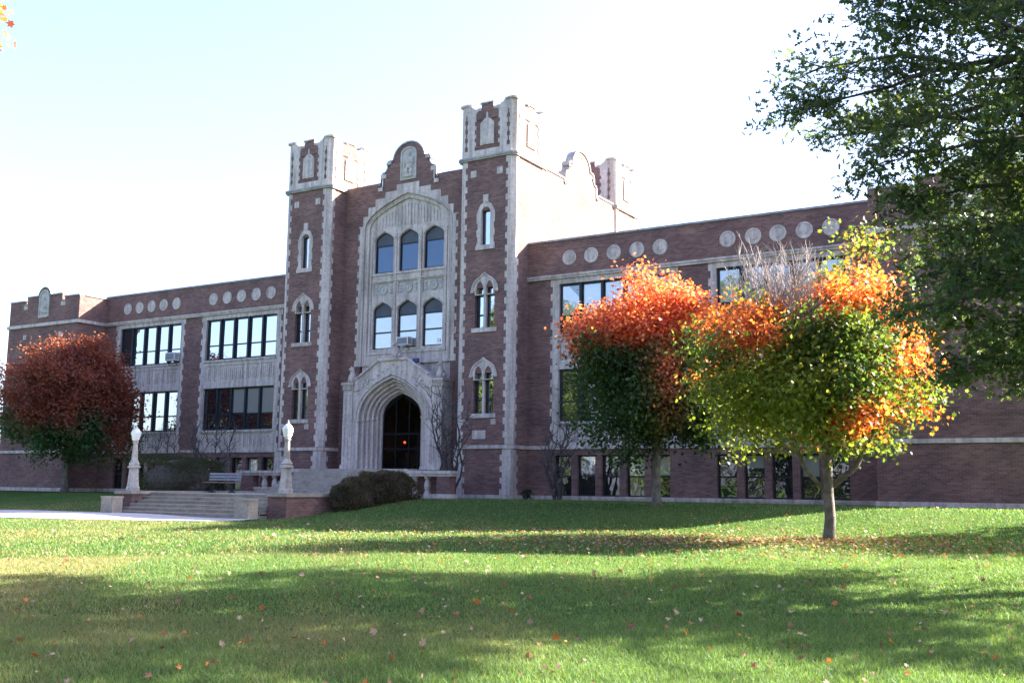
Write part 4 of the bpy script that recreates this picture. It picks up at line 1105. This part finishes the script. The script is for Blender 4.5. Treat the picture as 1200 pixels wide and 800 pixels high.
# ---- the big oak whose boughs hang into the picture from the right
def oak(name, base, H, Rad, label, seed, nspray, nleaf, lsz, zlow, col=None):
    global rng
    rng = np.random.default_rng(seed); random.seed(seed)
    t = thing(name, base, label, 'tree')
    bx, by, bz = base
    mb = MB()
    pts, rs = limb((bx, by, bz - 0.2), (bx + 0.2, by, bz + H * 0.95), 0.36, 0.05, 12, 0.015)
    rs[0] *= 1.4
    mb.tube(pts, rs, 12)
    axis = pts
    tips = []
    nb = 104
    for k in range(nb):
        f = (k + 0.5) / nb
        h = bz + 3.5 + (H * 0.9 - 3.5) * f
        ang = k * 2.399963 + random.uniform(-.3, .3)
        prof = min(1.03, 0.6 + 0.95 * f) if f < 0.55 else max(0.2, 1.05 - 0.95 * (f - 0.5) / 0.5)
        L = Rad * prof * random.uniform(0.86, 1.1)
        rise = (-0.13 if f < 0.2 else (0.1 if f < 0.55 else 0.42)) + random.uniform(-0.12, 0.12)
        j = min(len(axis) - 1, max(1, int(round(((h - bz + .2) / (H * 0.95 + .2)) * (len(axis) - 1)))))
        s0 = Vector((bx, by, h))
        e = s0 + Vector((math.cos(ang) * L, math.sin(ang) * L, rise * L))
        p, r = limb(s0, e, 0.11 * (1 - 0.6 * f) + 0.02, 0.012, 9, 0.05, 0.05 if f > .2 else 0.03); mb.tube(p, r, 6)
        for q in range(2, 10):
            for w in range(3):
                a2 = ang + random.choice((-1, 1)) * random.uniform(0.4, 1.1)
                l2 = random.uniform(0.5, 1.0) * (1.0 + L * 0.09) * (1.15 - q * 0.05)
                e2 = Vector(p[q]) + Vector((math.cos(a2) * l2, math.sin(a2) * l2, random.uniform(-0.6, 0.6) * l2))
                p2, r2 = limb(p[q], e2, 0.02, 0.005, 4, 0.06); mb.tube(p2, r2, 4, cap=False)
                tips.append((p[q], e2))
        tips.append((p[-2], p[-1]))
    tips = [(np.array(a), np.array(b)) for a, b in tips]
    mb.build('trunk', M['bark_dark'], t, smooth=True)
    A = np.array([a for a, b in tips]); B = np.array([b for a, b in tips])
    idx = rng.integers(0, len(tips), nspray)
    f = rng.uniform(0.25, 1.1, nspray)
    C = A[idx] + (B[idx] - A[idx]) * f[:, None] + rng.normal(0, 0.09, (nspray, 3))
    d = (B - A)[idx]; d /= np.linalg.norm(d, axis=1, keepdims=True) + 1e-9
    d = d + rng.normal(0, 0.45, d.shape); d /= np.linalg.norm(d, axis=1, keepdims=True)
    Cc = np.repeat(C, nleaf, 0); dd = np.repeat(d, nleaf, 0); n = len(Cc)
    Pp = Cc + dd * rng.uniform(-0.05, 0.5, (n, 1)) + rng.normal(0, 0.1, (n, 3))
    nrm = rand_dirs(n) * 0.8 + np.array([0, 0, 0.5]); nrm /= np.linalg.norm(nrm, axis=1, keepdims=True)
    S = lsz * rng.uniform(0.7, 1.25, n)
    kcol = np.repeat(col(C) if col is not None else mixc(np.array([0.038, 0.07, 0.034]), np.array([0.085, 0.125, 0.042]), rng.beta(1.2, 2.2, nspray)), nleaf, 0)
    far_r = (Pp - np.array(base)) @ np.array([RH[0], RH[1], 0])
    keep = (Pp[:, 2] > bz + zlow) & ((far_r < 1.5) | (rng.uniform(0, 1, n) < 0.16))
    leaves_mesh('crown', Pp[keep], S[keep], nrm[keep], jitter(kcol[keep], 0.22), LEAF_OAK, M['leaf_oak'], t, updir=dd[keep] + rng.normal(0, 0.6, (int(keep.sum()), 3)))
    return t
ox, oy = camxz(11.2, 16.5)
oak('oak_tree', (ox, oy, gzf(ox, oy)), 15.0, 5.65, 'big dark green oak overhanging the lawn from the right edge', 63, 12500, 15, 0.14, 3.1)

# ---- lower trees beside and opposite the school (their shade and their reflections reach the picture)
def colg(C):
    n = len(C); t = rng.uniform(0, 1, n)
    c = mixc(YGREEN * 0.9, ORANGE * 0.9, (t > 0.6) * rng.uniform(0.4, 1, n)); return c
def colx(kind):
    def f(C, u):
        n = len(C); t = rng.uniform(0, 1, n)
        if kind == 0: return mixc(GREEN, YGREEN, t)
        if kind == 1: return mixc(ORANGE * 0.8, YELLOW * 0.8, t)
        return mixc(YGREEN * 1.3, YELLOW * 0.9, t)
    return f
crown_tree('maple_tree', (37.5, -3.5, -0.2), 2.2, 0.2, (37.5, -3.5, 5.2), (3.2, 3.2, 3.4), 330, 42, 0.17, colx(0),
           'green maple beyond the right end of the school', seed=71)
lx, ly = camxz(-9.72, 12.0)
crown_tree('maple_tree', (lx, ly, gzf(lx, ly)), 3.2, 0.2, (lx, ly, 6.3), (2.9, 2.9, 2.3), 700, 44, 0.11, colx(1),
           'orange leaved tree at the left edge, only its outermost leaves showing', seed=77, amp=0.06, spread=0.17)
pale = crown_tree('maple_tree', (-58.0, 6.0, -0.2), 3.0, 0.25, (-58.0, 6.0, 7.4), (4.6, 4.6, 6.2), 420, 40, 0.22, colx(2),
           'pale yellow green tree beyond the far left end of the school', seed=81)
for i, (x, y) in enumerate(((-70.0, -6.0), (-80.0, 14.0))):
    c = copy_tree(pale, (x, y, -0.2)); c.rotation_euler = (0, 0, 1.0 + i * 2); c['label'] = ('pale tree at the far left, beyond the lawn edge', 'farthest pale tree left of the school')[i]
far = crown_tree('street_tree', (-40.0, -78.0, -1.33), 4.5, 0.4, (-40.0, -78.0, 8.6), (6.5, 6.5, 8.6), 460, 42, 0.42, colx(0),
           'tall green tree across the street from the school', seed=91, group='trees across the street', shape=LEAF_OVAL, spread=0.6)
far2 = crown_tree('street_tree', (-18.0, -74.0, -1.33), 4.5, 0.4, (-18.0, -74.0, 8.0), (6.0, 6.0, 7.6), 420, 42, 0.42, colx(1),
           'tall orange tree across the street from the school', seed=95, group='trees across the street', shape=LEAF_OVAL, spread=0.6)
for i, (x, y, src) in enumerate(((-62, -74, far), (-85, -82, far), (2, -68, far), (20, -72, far2), (38, -80, far), (-29, -62, far), (-9, -60, far), (-50, -66, far), (60, -78, far2), (10, -58, far))):
    c = copy_tree(src, (x, y, -1.33)); c.rotation_euler = (0, 0, i * 1.3); k_ = 1.3 if -40 < x < 30 else 1.0; c.scale = (k_, k_, k_)

# ---- bare shrubs
def bare_shrub(base, h, spread, nst, label, seed, mat='twig', r0=0.035, lean=(0, 0)):
    rnd = random.Random(seed); random.seed(seed)
    t = thing('bare_shrub', base, label, 'shrub'); mb = MB()
    for k in range(nst):
        a = 2 * math.pi * k / nst + rnd.uniform(-.4, .4)
        e = Vector(base) + Vector((math.cos(a) * spread * rnd.uniform(.5, 1) + lean[0], math.sin(a) * spread * rnd.uniform(.5, 1) * 0.6 + lean[1], h * rnd.uniform(.75, 1)))
        s0 = Vector(base) + Vector((math.cos(a) * 0.12, math.sin(a) * 0.12, -0.05))
        p, r = limb(s0, e, r0 * rnd.uniform(.7, 1.1), 0.007, 9, 0.07); mb.tube(p, r, 6, cap=False)
        for q in range(3, 9):
            for w in range(2):
                d = (Vector(p[q]) - Vector(p[q - 1])).normalized(); v = Vector((rnd.gauss(0, 1), rnd.gauss(0, .7), rnd.gauss(0.4, .5))).normalized()
                e2 = Vector(p[q]) + (d * 0.7 + v * 0.7) * rnd.uniform(.3, .75) * h * 0.28
                p2, r2 = limb(p[q], e2, 0.018, 0.007, 4, 0.09); mb.tube(p2, r2, 4, cap=False)
                for z_ in range(2):
                    i = rnd.randint(1, 3); v = Vector((rnd.gauss(0, 1), rnd.gauss(0, .7), rnd.gauss(0.4, .5))).normalized()
                    mb.tube([p2[i], p2[i] + v * rnd.uniform(.12, .35) * h * 0.2], [0.01, 0.005], 3, cap=False)
    mb.build('stems', M[mat], t)
bare_shrub((5.15, -1.9, -0.22), 5.0, 1.45, 9, 'leafless many stemmed shrub against the right tower beside the doorway', 3, r0=0.065)
bare_shrub((9.9, -0.9, -0.22), 3.6, 0.8, 8, 'leafless upright shrub in front of the first basement windows of the right wing', 8, r0=0.065)
bare_shrub((-8.1, -3.4, -0.22), 4.2, 1.9, 9, 'wide leafless shrub behind the park bench and mounded hedge', 12, r0=0.07)
bare_shrub((-12.6, -2.2, -0.22), 3.9, 1.0, 5, 'thin leafless shrub behind the farther side of the mounded hedge', 17, r0=0.055)

# ---- clipped shrubs
def mound(base, radii, label, seed, n, cols, group=None, lsz=0.06):
    global rng
    rng = np.random.default_rng(seed); random.seed(seed)
    t = thing('clipped_shrub', base, label, 'shrub', group)
    c = np.array(base) + np.array([0, 0, radii[2] * 0.36]); rad = np.array(radii, float); rad[2] *= 0.66
    d = rand_dirs(n); d[:, 2] = np.where(d[:, 2] < -0.45, -d[:, 2], d[:, 2])
    sq = np.sign(d) * np.abs(d) ** 0.8; sq /= (np.abs(sq) ** 2.6).sum(1, keepdims=True) ** (1 / 2.6)
    rr = ((rng.uniform(0.86, 1.02, n) + np.abs(rng.normal(0, 0.035, n))) * (lumpy(d, seed, 0.13)))
    Pp = c + sq * rr[:, None] * rad
    nrm = rand_dirs(n) * 0.8 + d * 0.7; nrm /= np.linalg.norm(nrm, axis=1, keepdims=True)
    f = rng.uniform(0, 1, n)
    kc = mixc(cols[0], cols[1], f)
    leaves_mesh('foliage', Pp, lsz * rng.uniform(.7, 1.3, n), nrm, jitter(kc, 0.25), LEAF_OVAL, M['leaf'], t)
    mb = MB()
    for k in range(60):
        e = c + np.array(rand_dirs(1)[0]) * rad * 0.93; e[2] = max(e[2], base[2] + 0.1)
        p, r = limb((base[0] + random.uniform(-.2, .2), base[1] + random.uniform(-.2, .2), base[2]), e, 0.02, 0.006, 4, 0.1); mb.tube(p, r, 4, cap=False)
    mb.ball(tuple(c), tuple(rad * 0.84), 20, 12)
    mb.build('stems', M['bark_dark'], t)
HB = (np.array([0.05, 0.048, 0.028]), np.array([0.105, 0.09, 0.055])); HG = (np.array([0.03, 0.045, 0.02]), np.array([0.07, 0.07, 0.03]))
mound((5.25, -8.3, gzf(5.25, -8.3)), (0.72, 1.1, 1.0), 'nearer of the two brown clipped shrubs below the doorway', 5, 15000, HB, 'clipped shrubs below the doorway')
mound((5.4, -6.6, -0.3), (0.82, 1.3, 1.12), 'farther of the two brown clipped shrubs below the doorway', 6, 17000, HB, 'clipped shrubs below the doorway')
mound((-7.6, -5.6, -0.3), (2.1, 1.7, 1.9), 'large green clipped mound behind the farther lamp post', 9, 24000, HG)
sd = thing('seedling', (7.3, 0.85, -0.22), 'small dark seedling at the wall corner right of the tower', 'plant')
rng = np.random.default_rng(4); n = 160
Pp = np.array([7.35, 0.95, -0.2]) + np.abs(rng.normal(0, 1, (n, 3))) * np.array([0.1, -0.12, 0.2]) * rng.choice([1, -1], (n, 3)) * np.array([1, 1, 0]) + np.stack([np.zeros(n), np.zeros(n), rng.uniform(0.02, 0.45, n)], 1)
leaves_mesh('foliage', Pp, 0.09 * rng.uniform(.7, 1.3, n), rand_dirs(n, 0.3), jitter(np.repeat(DKGREEN[None], n, 0), .2), LEAF_OVAL, M['leaf'], sd)
c = MB(); c.tube([(7.35, 0.95, -0.25), (7.34, 0.93, 0.2)], [0.015, 0.006], 5); c.build('stem', M['bark_dark'], sd)

# =================================================================== grass and fallen leaves
def scatter_cam(n, z0, z1, margin=1.25):
    """random ground points, even over the ground, in a wedge wider than the picture"""
    Z = np.sqrt(rng.uniform(z0 ** 2, z1 ** 2, n)); X = Z * rng.uniform(-0.5, 0.5, n) * margin
    x = CAM[0] + X * RH[0] + Z * FH[0]; y = CAM[1] + X * RH[1] + Z * FH[1]
    return x, y, Z, X

def patch(x, y):
    """dry patches in the lawn, more of them to the left"""
    p = 0.5 + 0.25 * np.sin(x * 0.55 + 1.3 * np.sin(y * 0.4)) + 0.25 * np.sin(y * 0.8 + 1.7 * np.sin(x * 0.33 + 1)) + 0.15 * np.sin(2.3 * x + 1.9 * y)
    return p

def grass():
    global rng
    rng = np.random.default_rng(15)
    VV = []; CC = []
    for (n, z0, z1, h, w) in ((290000, 6.5, 13.0, 0.055, 0.0078), (260000, 13.0, 22.0, 0.055, 0.0135), (200000, 22.0, 48.0, 0.06, 0.027)):
        x, y, Z, X = scatter_cam(n, z0, z1, 1.65)
        k = ~blocked(x, y) & (y < 1.2)
        x, y, Z, X = x[k], y[k], Z[k], X[k]; m = len(x)
        a = rng.uniform(0, 6.283, m); hh = h * rng.uniform(0.45, 1.3, m) * (0.75 + 0.5 * np.clip(0.5 + 0.5 * np.sin(2.1 * x + 1.3 * np.sin(1.7 * y)) * np.sin(2.6 * y + np.sin(2.3 * x)), 0, 1)); ww = w * rng.uniform(0.7, 1.3, m)
        lean = rng.normal(0, 0.55, (m, 2)) * hh[:, None]
        z = gz(x, y) - 0.004
        dx, dy = np.cos(a) * ww / 2, np.sin(a) * ww / 2
        V = np.stack([np.stack([x - dx, y - dy, z], 1), np.stack([x + dx, y + dy, z], 1), np.stack([x + lean[:, 0], y + lean[:, 1], z + hh], 1)], 1)
        VV.append(V)
        leftness = np.clip(0.5 - X / Z, 0, 1)
        p = 0.45 + 0.6 * (patch(x, y) - 0.5) + 1.05 * (leftness - 0.5) + rng.normal(0, 0.16, m)
        straw = sstep(p, 0.52, 1.15) * 0.7
        g = mixc(np.array([0.062, 0.142, 0.042]), np.array([0.140, 0.212, 0.070]), rng.uniform(0, 1, m))
        s = mixc(np.array([0.24, 0.19, 0.10]), np.array([0.32, 0.27, 0.15]), rng.uniform(0, 1, m))
        CC.append(jitter(g * (1 - straw[:, None]) + s * straw[:, None], 0.2))
    V = np.concatenate(VV); Cc = np.concatenate(CC); n = len(V)
    me = bpy.data.meshes.new('grass')
    me.vertices.add(n * 3); me.loops.add(n * 3); me.polygons.add(n)
    me.vertices.foreach_set('co', V.reshape(-1).astype(np.float32))
    me.loops.foreach_set('vertex_index', np.arange(n * 3, dtype=np.int32)); me.polygons.foreach_set('loop_start', np.arange(0, n * 3, 3, dtype=np.int32))
    me.update(calc_edges=True)
    at = me.attributes.new('Col', 'FLOAT_COLOR', 'FACE'); c4 = np.ones((n, 4), np.float32); c4[:, :3] = Cc
    at.data.foreach_set('color', c4.reshape(-1)); me.materials.append(M['grass'])
    o = bpy.data.objects.new('grass', me); COL.objects.link(o)
    tag(o, kind='stuff')
grass()

def fallen():
    global rng
    rng = np.random.default_rng(33)
    xs, ys = [], []
    # under the open maple and downwind of it, then thinly everywhere
    for (n, cx, cy, sx, sy) in ((3200, 22.6, -14.0, 2.9, 1.4), (1900, 18.5, -16.8, 4.6, 2.2), (900, 25.0, -13.0, 3.2, 2.2)):
        xs.append(rng.normal(cx, sx, n)); ys.append(rng.normal(cy, sy, n))
    x, y, Z, X = scatter_cam(2200, 7.5, 34.0, 1.15); xs.append(x); ys.append(y)
    ux, uy = camxz(1.5, 14); xs.append(rng.normal(ux, 4.5, 300)); ys.append(rng.normal(uy, 3.0, 300))
    x = np.concatenate(xs); y = np.concatenate(ys)
    k = ~blocked(x, y) & (y < -3.5); x, y = x[k], y[k]
    Z = (x - CAM[0]) * FH[0] + (y - CAM[1]) * FH[1]; X = (x - CAM[0]) * RH[0] + (y - CAM[1]) * RH[1]
    kinds = {'brown': (np.array([0.2, 0.1, 0.06]), 0.4), 'tan': (np.array([0.35, 0.25, 0.17]), 0.3), 'orange': (np.array([0.44, 0.15, 0.045]), 0.3)}
    names = list(kinds); kk = rng.choice(3, len(x), p=[0.46, 0.37, 0.17])
    cols = np.array([kinds[n_][0] for n_ in names])[kk]
    size = np.clip(0.05 * np.exp(rng.normal(0, 0.4, len(x))), 0.025, 0.11)
    seen = (np.abs(X) < 0.5 * Z) & (Z > 8.2)
    score = np.where(seen, size / np.maximum(Z, 1), 0)
    big = np.argsort(-score)[:300]
    mask = np.zeros(len(x), bool); mask[big] = True
    r = ~mask; n = int(r.sum())
    nr = rand_dirs(n) * 0.55 + np.array([0, 0, 0.8]); nr /= np.linalg.norm(nr, axis=1, keepdims=True)
    Cp = np.stack([x[r], y[r], gz(x[r], y[r]) + 0.045 + rng.uniform(0, 0.02, n)], 1)
    o = leaves_mesh('fallen_leaves', Cp, size[r], nr, jitter(cols[r], 0.3), LEAF_MAPLE, M['leaf_fallen'])
    tag(o, kind='stuff')
    protos = {}
    for n_ in names:
        for v in range(3):
            sh = LEAF_MAPLE.copy(); sh[:, 2] += (0.25 + 0.2 * v) * (sh[:, 0] ** 2) + 0.12 * rng.normal(0, 0.5, len(sh)) * np.abs(sh[:, 1])
            me = bpy.data.meshes.new('fallen_leaf'); k = len(sh)
            me.from_pydata([(0, 0, 0)] + [tuple(p) for p in sh], [], [(0, i + 1, (i + 1) % k + 1) for i in range(k)])
            at = me.attributes.new('Col', 'FLOAT_COLOR', 'FACE'); c4 = np.ones((k, 4), np.float32); c4[:, :3] = kinds[n_][0] * (0.8 + 0.25 * v)
            at.data.foreach_set('color', c4.reshape(-1)); me.materials.append(M['leaf_fallen']); protos[(n_, v)] = me
    lab = {'brown': 'curled dark brown fallen leaf lying on the grass', 'tan': 'pale tan fallen leaf lying on the grass', 'orange': 'bright orange fallen leaf lying on the grass'}
    for i in big:
        n_ = names[kk[i]]
        o = bpy.data.objects.new('fallen_leaf', protos[(n_, int(rng.integers(0, 3)))]); COL.objects.link(o)
        o.location = (x[i], y[i], gzf(x[i], y[i]) + 0.05); o.scale = (size[i],) * 3
        o.rotation_euler = (rng.normal(0, .65), rng.normal(0, .65), rng.uniform(0, 6.28))
        tag(o, lab[n_], 'leaf', n_ + ' leaves fallen on the near lawn')
fallen()

# =================================================================== light, sky, camera
SAZ, SEL = R(46.0), R(30.2)
sdir = Vector((math.cos(SAZ) * math.cos(SEL), math.sin(SAZ) * math.cos(SEL), math.sin(SEL)))
sl = bpy.data.lights.new('sun', 'SUN'); sl.energy = 5.0; sl.angle = R(0.53); sl.color = (1.0, 0.93, 0.82)
so = bpy.data.objects.new('sun', sl); COL.objects.link(so); so.rotation_euler = sdir.to_track_quat('Z', 'Y').to_euler(); so.location = (60, 40, 60)
wd = bpy.data.worlds.new('World'); scene.world = wd; wd.use_nodes = True
nt = wd.node_tree; bg = nt.nodes['Background']
sk = nt.nodes.new('ShaderNodeTexSky'); sk.sky_type = 'NISHITA'; sk.sun_disc = False
sk.sun_elevation = SEL; sk.sun_rotation = math.atan2(sdir.x, sdir.y); sk.air_density = 1.0; sk.dust_density = 2.2; sk.ozone_density = 3.0
tint = N(nt, 'ShaderNodeMixRGB', blend_type='ADD', Fac=1.0); tint.inputs['Color2'].default_value = (0.20, 0.0, 0.45, 1)   # thin bright haze over the whole sky
nt.links.new(sk.outputs[0], tint.inputs['Color1']); nt.links.new(tint.outputs[0], bg.inputs['Color']); bg.inputs['Strength'].default_value = 0.074

cam = bpy.data.cameras.new('camera'); co = bpy.data.objects.new('camera', cam); COL.objects.link(co)
cam.sensor_fit = 'HORIZONTAL'; cam.sensor_width = 36.0; cam.lens = 36.0 * FPX / 1200.0
cam.clip_start = 0.1; cam.clip_end = 4000
m4 = Matrix((RT, UP, -FW)).transposed().to_4x4(); m4.translation = Vector(CAM)
co.matrix_world = m4
scene.camera = co
scene.view_settings.view_transform = 'Standard'; scene.view_settings.look = 'None'
scene.view_settings.exposure = 3.0; scene.view_settings.gamma = 1.0; scene.view_settings.use_curve_mapping = False
scene.render.engine = 'CYCLES'
scene.cycles.max_bounces = 8; scene.cycles.transparent_max_bounces = 8
scene.cycles.use_denoising = True
